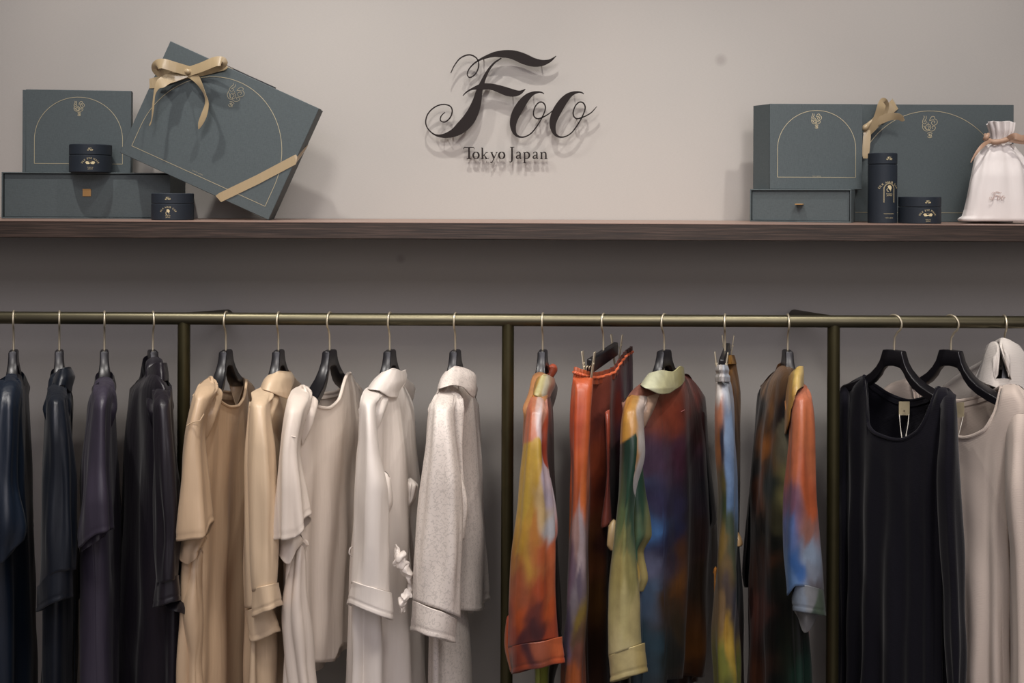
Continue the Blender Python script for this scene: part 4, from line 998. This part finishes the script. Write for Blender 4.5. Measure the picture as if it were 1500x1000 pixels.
# serif lettering, drawn at 10 units per pixel from (670, 200)
SER = {
 'T': [[(100, 158, 12), (170, 160, 12), (240, 158, 12)], [(98, 156, 5), (95, 175, 7), (90, 186, 4)], [(242, 156, 5), (245, 175, 7), (250, 186, 4)], [(172, 158, 21), (172, 325, 21)], [(138, 326, 7), (172, 322, 12), (206, 326, 7)]],
 'o': [[(272, 228, 6), (245, 240, 18), (232, 275, 22), (245, 310, 18), (272, 324, 6), (302, 310, 18), (314, 275, 22), (302, 240, 18), (272, 228, 6)]],
 'k': [[(366, 166, 18), (366, 325, 18)], [(350, 170, 6), (366, 166, 12)], [(346, 326, 7), (385, 326, 7)], [(430, 230, 6), (374, 286, 8)], [(392, 268, 8), (428, 326, 19)], [(405, 326, 7), (460, 326, 7)], [(412, 232, 6), (450, 232, 6)]],
 'y': [[(500, 232, 18), (536, 318, 18)], [(578, 232, 6), (536, 318, 8), (512, 368, 9), (496, 380, 14)], [(484, 232, 6), (522, 232, 6)], [(560, 232, 6), (592, 232, 6)], [(484, 378, 12), (500, 382, 14)]],
 'p': [[(984, 232, 18), (984, 382, 18)], [(966, 234, 7), (984, 232, 12)], [(964, 384, 7), (1006, 384, 7)], [(984, 246, 6), (1010, 230, 9), (1042, 242, 17), (1054, 276, 21), (1042, 308, 16), (1012, 324, 8), (984, 312, 6)]],
 'a': [[(868, 246, 14), (876, 232, 9), (898, 228, 9), (918, 244, 16), (918, 310, 16), (936, 324, 8)], [(918, 268, 6), (880, 280, 10), (864, 302, 16), (878, 322, 12), (902, 316, 7), (918, 302, 5)]],
 'J': [[(800, 158, 20), (800, 330, 20), (790, 366, 13), (768, 374, 10)], [(764, 366, 17), (760, 368, 17)], [(770, 156, 8), (834, 156, 8)]],
 'n': [[(1232, 232, 18), (1232, 325, 18)], [(1214, 236, 7), (1232, 232, 10)], [(1212, 326, 7), (1252, 326, 7)], [(1234, 250, 6), (1262, 230, 8), (1290, 240, 16), (1296, 270, 17), (1296, 325, 17)], [(1276, 326, 7), (1318, 326, 7)]],
}
ss = empty('wall_sign', tuple(W(742, 230, WALL_Y)), 'small dark raised serif lettering Tokyo Japan on the wall below the script sign', 'sign')
def ser3(x, y, h):
    d = WALL_Y - .012
    p = W(670 + x / 10, 200 + y / 10, d); p.y = d - h; return p
for (ch, off) in (('T', 0), ('o', 0), ('k', 0), ('y', 0), ('o', 376), ('J', 0), ('a', 0), ('p', 0), ('a', 246), ('n', 0)):
    mb = MB()
    for st in SER[ch]:
        stroke_mesh(mb, [(x + off, y, w * 1.18 + 1) for x, y, w in st], ser3, .004 + .0003 * SER[ch].index(st), 5)
    mb.build('letter', M['sign'], ss, auto=40)
    xs = [x + off for st in SER[ch] for x, y, w in st]; mx = (min(xs) + max(xs)) / 2
    cx_ = {'T': 172, 'k': 366, 'J': 800, 'p': 984}.get(ch)
    cx_ = cx_ if cx_ is not None else ({'o': 236, 'a': 918, 'n': 1232, 'y': 532}[ch] + off)
    p = ser3(cx_, 280, 0); mb = MB(); mb.pipe([p, Vector((p.x, WALL_Y, p.z))], .001, 6)
    mb.build('pin', M['sign_pin'], ss, smooth=True)

_fc = {}
def glyph(ch):
    if ch not in _fc:
        cu = bpy.data.curves.new('tmp', 'FONT'); cu.body = ch; cu.size = 1.0; cu.resolution_u = 2
        ob = bpy.data.objects.new('tmp', cu); C.objects.link(ob)
        bpy.context.view_layer.update()
        dg = bpy.context.evaluated_depsgraph_get()
        me = bpy.data.meshes.new_from_object(ob.evaluated_get(dg))
        vs = [tuple(v.co) for v in me.vertices]; fs = [tuple(p.vertices) for p in me.polygons]
        _fc[ch] = (vs, fs, (max(v[0] for v in vs) if vs else .3))
        bpy.data.objects.remove(ob); bpy.data.meshes.remove(me)
    return _fc[ch]

def text_arc(mb, s, to3, cx, cy, r, size, spread=None, gap=.12):
    """text along an arc (r > 0) or a straight line (r = None); plane coordinates with y down"""
    ws = [(glyph(ch)[2] if ch != ' ' else .3) * size + gap * size for ch in s]
    tot = sum(ws); pos = -tot / 2
    for ch, w in zip(s, ws):
        if ch != ' ':
            vs, fs, gw = glyph(ch)
            mid = pos + w / 2
            out = []
            for v in vs:
                lx = (v[0] - gw / 2) * size; ly = v[1] * size
                if r is None: out.append(to3(cx + mid + lx, cy - ly, 0))
                else:
                    a = mid / r
                    X = cx + (r + ly) * math.sin(a) + lx * math.cos(a); Y = cy - (r + ly) * math.cos(a) + lx * math.sin(a)
                    out.append(to3(X, Y, 0))
            mb.add(out, fs)
        pos += w

# ------------------------------------------------------------------ boxes
class Frame:
    """a plane in space: origin, u to the right, v downwards, n towards the viewer; units are metres"""
    def __init__(s, o, u, v): s.o = Vector(o); s.u = Vector(u).normalized(); s.v = Vector(v).normalized(); s.n = s.v.cross(s.u).normalized()
    def __call__(s, a, b, h=0): return s.o + s.u * a + s.v * b + s.n * h
    def box(s, mb, a0, a1, b0, b1, h0, h1):
        vs = [s(a, b, h) for a in (a0, a1) for b in (b0, b1) for h in (h0, h1)]
        mb.add(vs, [(0, 1, 3, 2), (4, 6, 7, 5), (0, 4, 5, 1), (2, 3, 7, 6), (0, 2, 6, 4), (1, 5, 7, 3)])

CREST = [[(285, 210), (300, 250), (270, 310), (255, 370), (275, 400), (320, 410), (348, 380), (345, 340), (310, 340), (292, 368)],
 [(345, 215), (348, 280), (312, 325)],
 [(430, 320), (460, 260), (500, 225), (550, 235), (560, 280), (612, 320), (625, 370), (600, 420), (550, 445), (500, 432), (478, 380), (515, 340), (560, 350), (545, 395)],
 [(425, 335), (480, 318), (545, 298)], [(382, 385), (410, 402)],
 [(262, 410), (255, 490), (282, 550), (340, 590), (420, 582), (490, 592), (560, 552), (575, 492), (530, 470), (490, 500), (520, 532)],
 [(330, 490), (350, 445), (400, 425), (450, 450), (462, 500), (440, 545), (395, 560), (350, 540), (330, 490)],
 [(370, 470), (400, 460), (425, 490), (400, 530), (430, 575)], [(268, 470), (305, 475), (322, 520), (360, 560)]]
def crest(parent, fr, cx, cy, h, mat, name='crest', w=7):
    mb = MB(); s = h / 390
    def to3(x, y, hh): return fr(cx + (x - 440) * s, cy + (y - 405) * s, .0002 + hh)
    for c_ in CREST: stroke_mesh(mb, [(x, y, w * 1.6) for x, y in c_], to3, .0003, 4)
    # little laurel mark under the crest
    for st in ([(380, 650), (440, 628), (500, 650)], [(380, 730), (440, 756), (500, 730)], [(400, 700), (440, 660), (425, 720)], [(440, 700), (480, 680), (470, 720), (445, 712)]):
        stroke_mesh(mb, [(x, y, w * 2) for x, y in st], to3, .0003, 4)
    return mb.build(name, mat, parent)

def arch(parent, fr, a0, a1, btop, bmid, bbot, w=.0011):
    mb = MB(); ca = (a0 + a1) / 2; ra = (a1 - a0) / 2; rb = bmid - btop
    pts = [(a0, bbot)] + [(a0, bbot + (bmid - bbot) * k / 4) for k in range(1, 4)] + [(ca - ra * math.cos(t), bmid - rb * math.sin(t)) for t in np.linspace(0, math.pi, 40)] + [(a1, bmid + (bbot - bmid) * k / 4) for k in range(1, 4)] + [(a1, bbot)]
    def to3(x, y, h): return fr(x, y, .0001 + h)
    stroke_mesh(mb, [(x, y, w) for x, y in pts], to3, .0004, 1)
    stroke_mesh(mb, [(a0, bbot, w), (a1, bbot, w)], to3, .0004, 1)
    return mb.build('foil_arch', M['gold'], parent)

def px_frame(x, y, d, yaw=0.0):
    """frame whose origin is at a pixel at depth d; u turned by yaw about the vertical"""
    o = W(x, y, d)
    return Frame(o, (math.cos(yaw), math.sin(yaw), 0), (0, 0, -1)), (D + d) / F

def lidbox(name, label, cat, fr, w, h, t, group=None, lid=.012, mat='paper', base_inset=.0015):
    """flat gift box standing on edge: lid towards the viewer, base behind"""
    g = empty(name, tuple(fr(w / 2, h, -t / 2)), label, cat, group)
    mb = MB(); fr.box(mb, 0, w, 0, h, -lid, 0); mb.build('lid', M[mat], g, bevel=.0012)
    mb = MB(); fr.box(mb, base_inset, w - base_inset, base_inset, h, -t, -lid - .0006); mb.build('base', M[mat], g, bevel=.0012)
    return g

def drawerbox(label, fr, w, h, t, tabpos, group=None, tabout=False):
    g = empty('drawer_box', tuple(fr(w / 2, h, -t / 2)), label, 'box', group)
    k = .0028
    mb = MB()
    fr.box(mb, 0, w, 0, k, -t, 0); fr.box(mb, 0, w, h - k, h, -t, 0)
    fr.box(mb, 0, k, k, h - k, -t, 0); fr.box(mb, w - k, w, k, h - k, -t, 0)
    fr.box(mb, k, w - k, k, h - k, -t, -t + k)
    mb.build('sleeve', M['paper'], g, bevel=.0007)
    mb = MB(); fr.box(mb, k + .001, w - k - .001, k + .0012, h - k - .0005, -t + .006, -.006)
    dr = mb.build('drawer', M['paper'], g, bevel=.001)
    a, b, ww, hh = tabpos
    mb = MB()
    if tabout:
        fr.box(mb, a - ww / 2, a + ww / 2, b, b + .0022, -.006, .016)
    else:
        fr.box(mb, a - ww / 2, a + ww / 2, b, b + hh, -.006, -.0035); fr.box(mb, a - ww / 2, a + ww / 2, b - .0005, b + .0015, -.006, -.0025)
    mb.build('pull_tab', M['tab'], dr, bevel=.0004)
    return g

def on_shelf(fr_z):  # helper kept for clarity
    return SHELF

# left drawer box
dA = .185; kA = (D + dA) / F
hA = W(120, 252.5, dA).z - SHELF
fr = Frame((W(2, 300, dA).x, dA, SHELF + hA), (1, 0, 0), (0, 0, -1))
wA = W(249, 300, dA).x - W(2, 300, dA).x
drawerbox('large slate green drawer box lying under the left upright box, gold ribbon tab', fr, wA, hA, .11, (wA * .502, hA * .36, .0190, .0165))
topA = SHELF + hA
# left upright box
dB = .215; kB = (D + dB) / F
hB = W(110, 131, dB).z - topA
fr = Frame((W(37.5, 200, dB).x, dB, topA + hB), (math.cos(.10), math.sin(.10), 0), (0, 0, -1))
wB = (187 - 37.5) * kB
g = lidbox('gift_box', 'smaller slate green gift box standing upright on the left drawer box', 'box', fr, wB, hB, .022, lid=.012)
mb = MB(); fr.box(mb, -.0088, -.0006, .001, hB, -.021, -.004); mb.build('spine', M['paper'], g, bevel=.0008)
arch(g, fr, 12.5 * kB, 137.5 * kB, 10.5 * kB, 73 * kB, 108.5 * kB)
crest(g, fr, 75.5 * kB, 24 * kB, 15.5 * kB, M['gold'], w=11)

def drum(label, x, ybase, ytop, d, half_px, turn, words, icon, zbase, cat='box', tall=False):
    k = (D + d) / F
    cxw = W(x, 300, d).x; r = half_px * k
    h = W(x, ytop, d - r).z - zbase
    g = empty('round_box', (cxw, d, zbase), label, cat)
    def cyl(mb, r0, z0, z1, n=64, hol=False):
        vs = []; fs = []
        prof = [(r0 - .0012, z0), (r0, z0 + .0012), (r0, z1 - .0012), (r0 - .0012, z1)]
        for (rr, z) in prof:
            vs += [(cxw + rr * math.cos(2 * math.pi * i / n), d + rr * math.sin(2 * math.pi * i / n), z) for i in range(n)]
        for j in range(len(prof) - 1):
            for i in range(n):
                fs.append((j * n + i, j * n + (i + 1) % n, (j + 1) * n + (i + 1) % n, (j + 1) * n + i))
        fs.append(tuple(range(n))[::-1]); fs.append(tuple(range((len(prof) - 1) * n, len(prof) * n)))
        mb.add(vs, fs)
    zs = zbase + h * (.62 if not tall else .84)
    mb = MB(); cyl(mb, r, zbase, zs - .0006); b_ = mb.build('tub', M['navybox'], g, smooth=True)
    mb = MB(); cyl(mb, r, zs, zbase + h); l_ = mb.build('lid', M['navybox'], g, smooth=True)
    vd = Vector((0 - cxw, -D - d, 0)).normalized()
    a0 = math.atan2(vd.y, vd.x) + turn
    def wrap(zc):
        def f(a, b, hh=0):
            t = a0 + a / r; rr = r + .0003 + hh
            return Vector((cxw + rr * math.cos(t), d + rr * math.sin(t), zc - b))
        return f
    zl = zs + (zbase + h - zs) * .5
    f = wrap(zl); s = (.0105 if not tall else .0115) / 1193
    mb = MB()
    for grp in LOGO:
        for st in grp: stroke_mesh(mb, st, lambda X, Y, H: f((X - 710) * s * 1.15, (Y - 417) * s * 1.15, H), .0002, 3, minw=52)
    mb.build('script_logo', M['paleprint'], l_)
    return g, b_, l_, wrap, r, h, zs

def silk_label(b_, wrap, zc, words, icon, sc_=1.0):
    f = wrap(zc); mb = MB()
    text_arc(mb, words, lambda X, Y, H: f(X, Y, .0002), 0, (.018 - .0085) * sc_, .018 * sc_, .0054 * sc_)
    mb.build('lettering', M['paleprint'], b_)
    mb = MB()
    if icon == 'mask':
        pts = [(-.0105, 0), (-.0085, -.0026), (0, -.0034), (.0085, -.0026), (.0105, 0), (.0075, .0034), (.0034, .0034), (0, .0014), (-.0034, .0034), (-.0075, .0034)]
        vs = [f(x * sc_, y * sc_ - .0005, .0003) for x, y in pts]
        mb.add(vs, [tuple(range(len(vs)))])
    else:
        # bonnet worn on a head with a trailing lock
        pts = [(.0042 * math.cos(a) * sc_, .0046 * math.sin(a) * sc_ - .0005) for a in np.linspace(-2.6, 1.2, 14)] + [(-.001 * sc_, .002 * sc_)]
        mb.add([f(x, y, .0003) for x, y in pts], [tuple(range(len(pts)))])
        stroke_mesh(mb, [(-.003 * sc_, 0, .0008), (-.0046 * sc_, .0035, .001), (-.0036 * sc_, .007, .001), (-.0012 * sc_, .0075, .0008)], lambda X, Y, H: f(X, Y, H), .0002, 4)
        stroke_mesh(mb, [(.002 * sc_, .0015, .0007), (.0026 * sc_, .005, .0008), (.002 * sc_, .0075, .0005)], lambda X, Y, H: f(X, Y, H), .0002, 4)
    mb.build('icon', M['paleprint'], b_)
    mb = MB()
    zz = .0115 * sc_
    text_arc(mb, 'TOKYO', lambda X, Y, H: f(X, Y, .0002), 0, zz, None, .0030 * sc_)
    text_arc(mb, 'JAPAN', lambda X, Y, H: f(X, Y, .0002), 0, zz + .0034, None, .0030 * sc_)
    mb.build('small_lettering', M['paleprint'], b_)

# round box on the left drawer box
dC = .222
# left round box sits at the front of the drawer box top, a little over its edge
g, b_, l_, wrap, r, h, zs = drum('navy round box perched on the front edge of the left drawer box', 132.5, 251, 210.5, .185, 29.2, -.02, '', '', topA)
silk_label(b_, wrap, topA + h * .33, 'SILK EYE MASK', 'mask')
g, b_, l_, wrap, r, h, zs = drum('navy round box standing on the shelf under the tilted gift box', 253, 322, 283, .12, 29.8, -.22, '', '', SHELF)
silk_label(b_, wrap, SHELF + h * .33, 'SILK HAIR CAP', 'cap', .92)
g, b_, l_, wrap, r, h, zs = drum('navy round box with sleep mask icon on the shelf beside the white bag', 1347, 327, 288, .10, 29.4, .40, '', '', SHELF)
silk_label(b_, wrap, SHELF + h * .33, 'SILK EYE MASK', 'mask')
g, b_, l_, wrap, r, h, zs = drum('tall navy tube box standing in front of the large right gift box', 1292.5, 327, 223.5, .12, 20.4, .48, '', '', SHELF, tall=True)
silk_label(b_, wrap, SHELF + h * .50, 'SILK HAIR CAP', 'cap', 1.25)
f = wrap(SHELF + h * .5); mb = MB()
kk = .0155
for (rr, ww) in ((kk * .72, .0005), (kk * .80, .0005)):
    stroke_mesh(mb, [(-rr, .030, ww)] + [(-rr * math.cos(t), -.0 - rr * math.sin(t), ww) for t in np.linspace(0, math.pi, 16)] + [(rr, .030, ww)], lambda X, Y, H: f(X, Y + .002, H), .0002, 2)
mb.build('arch_print', M['paleprint'], b_)
f = wrap(SHELF + h * .11); mb = MB()
stroke_mesh(mb, [(-.012, -.004, .0005), (0, -.004, .0005), (.012, -.004, .0005)], lambda X, Y, H: f(X, Y, H), .0002, 4)
text_arc(mb, 'TOKYO JAPAN', lambda X, Y, H: f(X, Y, .0002), 0, .006, None, .0024)
mb.build('small_lettering', M['paleprint'], b_)

# ------------------------------------------------------------------ ribbons
def ribbon(name, parent, mat, pts, w, n=9, tw=None, tilt=0.0):
    """flat band through world points (pixel x, y, depth [, width factor, lean]); width lies across the path"""
    P = catmull([(*W(p[0], p[1], p[2]), (p[3] if len(p) > 3 else 1), (p[4] if len(p) > 4 else tilt)) for p in pts], n)
    vs = []; fs = []
    for i, p in enumerate(P):
        a = Vector(P[max(i - 1, 0)][:3]); b = Vector(P[min(i + 1, len(P) - 1)][:3]); t = (b - a).normalized()
        side = Vector((0, -1, 0)).cross(t)
        if side.length < .05: side = Vector((1, 0, 0))
        side.normalize()
        nn = t.cross(side).normalized()
        sd = (side * math.cos(p[4]) + nn * math.sin(p[4])) * (w / 2 * p[3]); nm = t.cross(sd).normalized() * .0003
        c_ = Vector(p[:3]); bow = nm.normalized() * .0007
        vs += [c_ - sd + nm, c_ + nm + bow, c_ + sd + nm, c_ + sd - nm, c_ - nm + bow, c_ - sd - nm]
    for i in range(len(P) - 1):
        for k in range(6):
            a = i * 6 + k; b = i * 6 + (k + 1) % 6
            fs.append((a, b, b + 6, a + 6))
    fs.append((0, 1, 2, 3, 4, 5)); e = (len(P) - 1) * 6; fs.append((e + 5, e + 4, e + 3, e + 2, e + 1, e))
    return build(name, vs, fs, mat, parent, True, auto=50)

# tilted gift box balancing on one corner, leaning against the boxes behind
dF = .118; kF = (D + dF) / F
tl = W(249.5, 58.6, dF); tr = W(467.5, 157.5, dF); bl = W(176.8, 219.6, dF)
u = (tr - tl); wF = u.length; v = (bl - tl); hF = 179.5 * kF
u.normalize(); v = Vector((-0.0, 0, -1)); v = Vector((u.z, 0, -u.x))
fr = Frame(tl, u, v)
# settle the lowest corner on the shelf
low = min((fr(a, b, c)).z for a in (0, wF) for b in (0, hF) for c in (0, -.058))
fr.o.z += SHELF - low + .0003
g = lidbox('gift_box', 'large slate green gift box tilted on its corner with gold bow and ribbon', 'box', fr, wF, hF, .058, lid=.030)
mb = MB(); fr.box(mb, wF * .23, wF * .66, -.003, .002, -.07, -.058); fr.box(mb, wF * .36, wF * .60, hF - .002, hF + .006, -.07, -.058)
fr.box(mb, wF * .23, wF * .66, 0, hF, -.07, -.058)
mb.build('back_strut', M['hanger'], g, bevel=.001)
arch(g, fr, 12 * kF, 226.5 * kF, 13 * kF, 132 * kF, 163.2 * kF)
crest(g, fr, 119.5 * kF, 30 * kF, 24 * kF, M['gold'], w=5)
mb = MB(); text_arc(mb, 'TOKYO JAPAN', lambda X, Y, H: fr(X, Y, .0003), 116 * kF, 160 * kF, None, .0034); mb.build('small_lettering', M['gold'], g)
R_ = M['ribbon']; WB = 15 * kF
def fpt(a, b, h=0):     # frame coordinates in box pixels -> world
    return fr(a * kF, b * kF, h)
def ribbon3(name, parent, mat, pts, w, n=9):
    P = catmull([tuple(p) + (0,) for p in pts], n)
    return P
def band(name, parent, pts, w, n=6, wdir=None):
    """ribbon laid over the box: pts are box coordinates (a, b, height)"""
    P = [fpt(*p) for p in pts]; vs = []; fs = []
    for i, p in enumerate(P):
        t = (P[min(i + 1, len(P) - 1)] - P[max(i - 1, 0)]).normalized()
        wd = wdir[i]; wd = (fr.u * wd[0] + fr.v * wd[1] + fr.n * wd[2]).normalized() * (w / 2)
        nm = t.cross(wd).normalized() * .0004
        vs += [p - wd + nm, p + wd + nm, p + wd - nm, p - wd - nm]
    for i in range(len(P) - 1):
        for k in range(4):
            a = i * 4 + k; b = i * 4 + (k + 1) % 4
            fs.append((a, b, b + 4, a + 4))
    fs.append((0, 1, 2, 3)); e = (len(P) - 1) * 4; fs.append((e + 3, e + 2, e + 1, e))
    return build(name, vs, fs, R_, parent, False)
# corner bands (front, then round the edge)
def to_ab(x, y):
    p = W(x, y, dF) - fr.o; return p.dot(fr.u) / kF, p.dot(fr.v) / kF
a1, b1 = to_ab(221, 122); a2, b2 = to_ab(328, 93)
band('corner_ribbon', g, [(-.6, b1 + .5, -.04), (-.6, b1 + .2, .0006), (.8, b1, .0012), ((a1 + a2) / 2, (b1 + b2) / 2, .0012), (a2, 1.0, .0012), (a2 + .6, -.6, .0006), (a2 + 1, -.6, -.04)], WB, wdir=[(.0, 1, 0), (.2, 1, 0), (.75, .66, 0), (.75, .66, 0), (.75, .66, 0), (1, .2, 0), (1, 0, 0)])
ww, hh = wF / kF, hF / kF
a3, b3 = to_ab(325, 284); a4, b4 = to_ab(435, 237)
band('corner_ribbon', g, [(a3 - 1, hh + .6, -.04), (a3 - .5, hh + .6, .0006), (a3, hh - .8, .0012), ((a3 + ww) / 2, (hh + b4) / 2, .0012), (ww - .8, b4 - 2, .0012), (ww + .6, b4 - 4, .0006), (ww + .6, b4 - 22, -.046)], WB * .9, wdir=[(1, 0, 0), (1, .2, 0), (.6, .8, 0), (.6, .8, 0), (.6, .8, 0), (.3, 1, .2), (.0, 1, .35)])
bow = empty('tmp', (0, 0, 0), None, None); bpy.data.objects.remove(bow)
rb = ribbon('bow', g, R_, [(276, 104, dF - .010), (256, 98, dF - .026), (238, 93, dF - .034), (229, 96, dF - .030), (232, 104, dF - .020), (250, 108, dF - .012), (275, 106, dF - .008)], WB, tilt=.25)
ribbon('bow_loop', rb, R_, [(276, 105, dF - .010), (296, 98, dF - .030), (316, 90, dF - .038), (326, 91, dF - .034), (318, 97, dF - .020), (298, 103, dF - .010), (277, 107, dF - .008)], WB, tilt=-.25)
ribbon('bow_loop', rb, R_, [(272, 106, dF - .010), (256, 112, dF - .018), (245, 116, dF - .026), (236, 122, dF - .032), (230, 128, dF - .034, .5), (226, 140, dF - .034, .18), (224, 160, dF - .034, .28, .6), (222, 176, dF - .034, .22, .9), (219, 184, dF - .033, .1)], WB * 1.05, tilt=.15)
ribbon('bow_tail', rb, R_, [(277, 106, dF - .010), (285, 112, dF - .018, .85), (293, 123, dF - .026, .6, .5), (300, 138, dF - .032, .45, .9), (303, 152, dF - .034, .5, .5), (299, 168, dF - .034, .62, .2), (294, 180, dF - .032, .5), (291, 189, dF - .03, .08)], WB, tilt=.1)
lump('knot', rb, R_, [(270, 104, dF - .010, .0035), (276, 105, dF - .014, .0066), (282, 106, dF - .010, .0035)], 3)

# right drawer box, turned a little
dG = .16; kG = (D + dG) / F; yaw = -.42
hG = W(1170, 277, dG).z - SHELF
fr2 = Frame((W(1098.5, 300, .205).x, .205, SHELF + hG), (math.cos(yaw), math.sin(yaw), 0), (0, 0, -1))
kx = (D + dG) / F
wG = .15
while proj(fr2(wG, 0))[0] < 1247: wG += .0005
drawerbox('small slate green drawer box under the right upright box, its tab sticking out', fr2, wG, hG, .095, (wG * .50, hG * .44, .0170, .012), tabout=True)
topG = SHELF + hG
# its own right-hand side is seen because the box stands turned
dH = .19; kH = (D + dH) / F
hH = W(1195, 152, dH).z - topG
fr3 = Frame((W(1127.5, 200, dH).x, dH, topG + hH), (math.cos(.0), 0, 0), (0, 0, -1))
wH = (1263.5 - 1127.5) * kH
g = lidbox('gift_box', 'smaller slate green gift box standing upright on the right drawer box', 'box', fr3, wH, hH, .06, lid=.05)
sp = MB()
q = [fr3(-.0004, .0008, -.001), fr3(-.0004, hH, -.001), fr3(-.026, hH, -.05), fr3(-.026, .0008, -.05), fr3(-.0004, .0008, -.05), fr3(-.0004, hH, -.05)]
sp.add(q, [(0, 1, 2, 3), (0, 3, 4), (1, 5, 2), (3, 2, 5, 4), (0, 4, 5, 1)])
sp.build('flap', M['paper'], g)
arch(g, fr3, 11.5 * kH, 126 * kH, 9.8 * kH, 66 * kH, 107.5 * kH)
crest(g, fr3, 68.5 * kH, 22 * kH, 15.5 * kH, M['gold'], w=11)
mb = MB(); text_arc(mb, 'TOKYO JAPAN', lambda X, Y, H: fr3(X, Y, .0003), 68.5 * kH, 106.6 * kH, None, .0026); mb.build('small_lettering', M['gold'], g)
# large right box on the shelf
dI = .235; kI = (D + dI) / F
hI = W(1370, 153, dI).z - SHELF
fr4 = Frame((W(1240, 200, dI).x, dI, SHELF + hI), (1, 0, 0), (0, 0, -1))
wI = (1485 - 1240) * kI
g = lidbox('gift_box', 'large slate green gift box upright on the shelf behind the navy tube, with bow', 'box', fr4, wI, hI, .045, lid=.025)
arch(g, fr4, 12 * kI, 233 * kI, 9.5 * kI, 128 * kI, 158.5 * kI)
crest(g, fr4, 122 * kI, 28 * kI, 23 * kI, M['gold'], w=7)
WI = 13 * kI
rb = ribbon('bow', g, R_, [(1267, 198, dI - .030, .8), (1280, 184, dI - .036), (1287, 170, dI - .040, 1.05), (1291, 156, dI - .044, 1.0), (1294, 149, dI - .036, .9), (1296, 156, dI - .026, .9), (1291, 170, dI - .02), (1280, 184, dI - .02)], WI, tilt=.2)
ribbon('corner_ribbon', g, R_, [(1290, 174, dI - .004), (1300, 163, dI - .004, 1.1), (1310, 153.5, dI - .004, 1.2), (1311, 151.5, dI + .01, 1.2)], WI * 1.05)
ribbon('bow_loop', rb, R_, [(1276, 183, dI - .030, .7), (1290, 176, dI - .040, .9), (1303, 171, dI - .046, .9, .2), (1316, 171, dI - .048, .8, .5), (1322, 175, dI - .046, .5, .4), (1325, 176, dI - .044, .1)], WI * .95, tilt=.0)
ribbon('bow_tail', rb, R_, [(1270, 190, dI - .034, .7), (1270, 198, dI - .038, .9), (1269, 212, dI - .04, .9), (1268, 224, dI - .04, .85), (1267.5, 232, dI - .04, .5)], WI * .9, tilt=.1)
lump('knot', rb, R_, [(1263, 190, dI - .034, .003), (1267, 187, dI - .040, .0066), (1274, 180, dI - .036, .004), (1280, 174, dI - .034, .003)], 2)

# ------------------------------------------------------------------ white drawstring bag
g = empty('drawstring_bag', tuple(W(1455, 328, .13)), 'white cotton drawstring bag tied with a tan ribbon at the right end', 'bag')
SB = W(1455, 0, .13)
yb = 290 + (ZC - SHELF) * F / (D + .13) + .6
b_, inf = cloth('pouch', g, M['bag'], [(211, 1444, 1482, .13, .028, 0), (218, 1438, 1488, .13, .034, 0), (232, 1428, 1500, .13, .040, 0), (260, 1422, 1508, .125, .046, 0), (300, 1415, 1513, .125, .05, 0), (316, 1411, 1516, .125, .05, 0), (yb - 3.5, 1404, 1520, .125, .05, 0), (yb - .4, 1406, 1518, .125, .047, 0)],
      folds=(9, .003, .0015), wr=.004, seed=301, nv=80, e=.8, hem=.0005, neck=(-2, 2), nu=150)
mb = MB(); p0 = W(1410, yb - 3, .125)
rf, ri = cloth('ruffle', g, M['bag'], [(178, 1442, 1485, .13, .034, 0), (190, 1447, 1484, .13, .030, 0), (204, 1450, 1480, .13, .022, 0), (213, 1448, 1482, .13, .026, 0)],
      fd=[(-1, 6), (-.8, 2), (-.4, -1), (0, 0), (.5, -1), (1, 2)], neck=(-2, 2), folds=(13, .0045, .001), wr=.002, seed=302, nv=40, hem=.001, nu=160)
lump('drawstring', g, M['ribbon_tan'], [(1443, 197, .115, .003), (1446, 204, .10, .0052), (1456, 208, .096, .006), (1470, 206, .094, .006), (1482, 201, .098, .0052), (1487, 198, .115, .004)], 2)
ribbon('bow_tail', g, M['ribbon_tan'], [(1452, 206, .094, .7), (1442, 211, .085, .9), (1434, 219, .08, .7, .3), (1427, 229, .08, .5), (1422, 238, .08, .2)], .0095)
ribbon('bow_loop', g, M['ribbon_tan'], [(1476, 203, .09, .8), (1486, 199, .08, 1.1), (1497, 202, .078, 1), (1508, 200, .08, 1.1), (1512, 206, .085, 1), (1496, 208, .088, .8), (1478, 205, .092, .6)], .012)
lump('knot', g, M['ribbon_tan'], [(1441, 205, .10, .003), (1445, 201, .094, .006), (1448, 196, .10, .003)], 5)
kb = (D + .07) / F
def bag3(X, Y, H):
    p = W(1449 + (X - 113) * 24 / 1193, 280.5 + (Y - 113) * 24 / 1193, .0); c_ = W(1449 + (X - 113) * 24 / 1193, 280.5 + (Y - 113) * 24 / 1193, .072); c_.y -= H; return c_
logo(g, M['bagprint'], bag3, depth=.0005, minw=20)
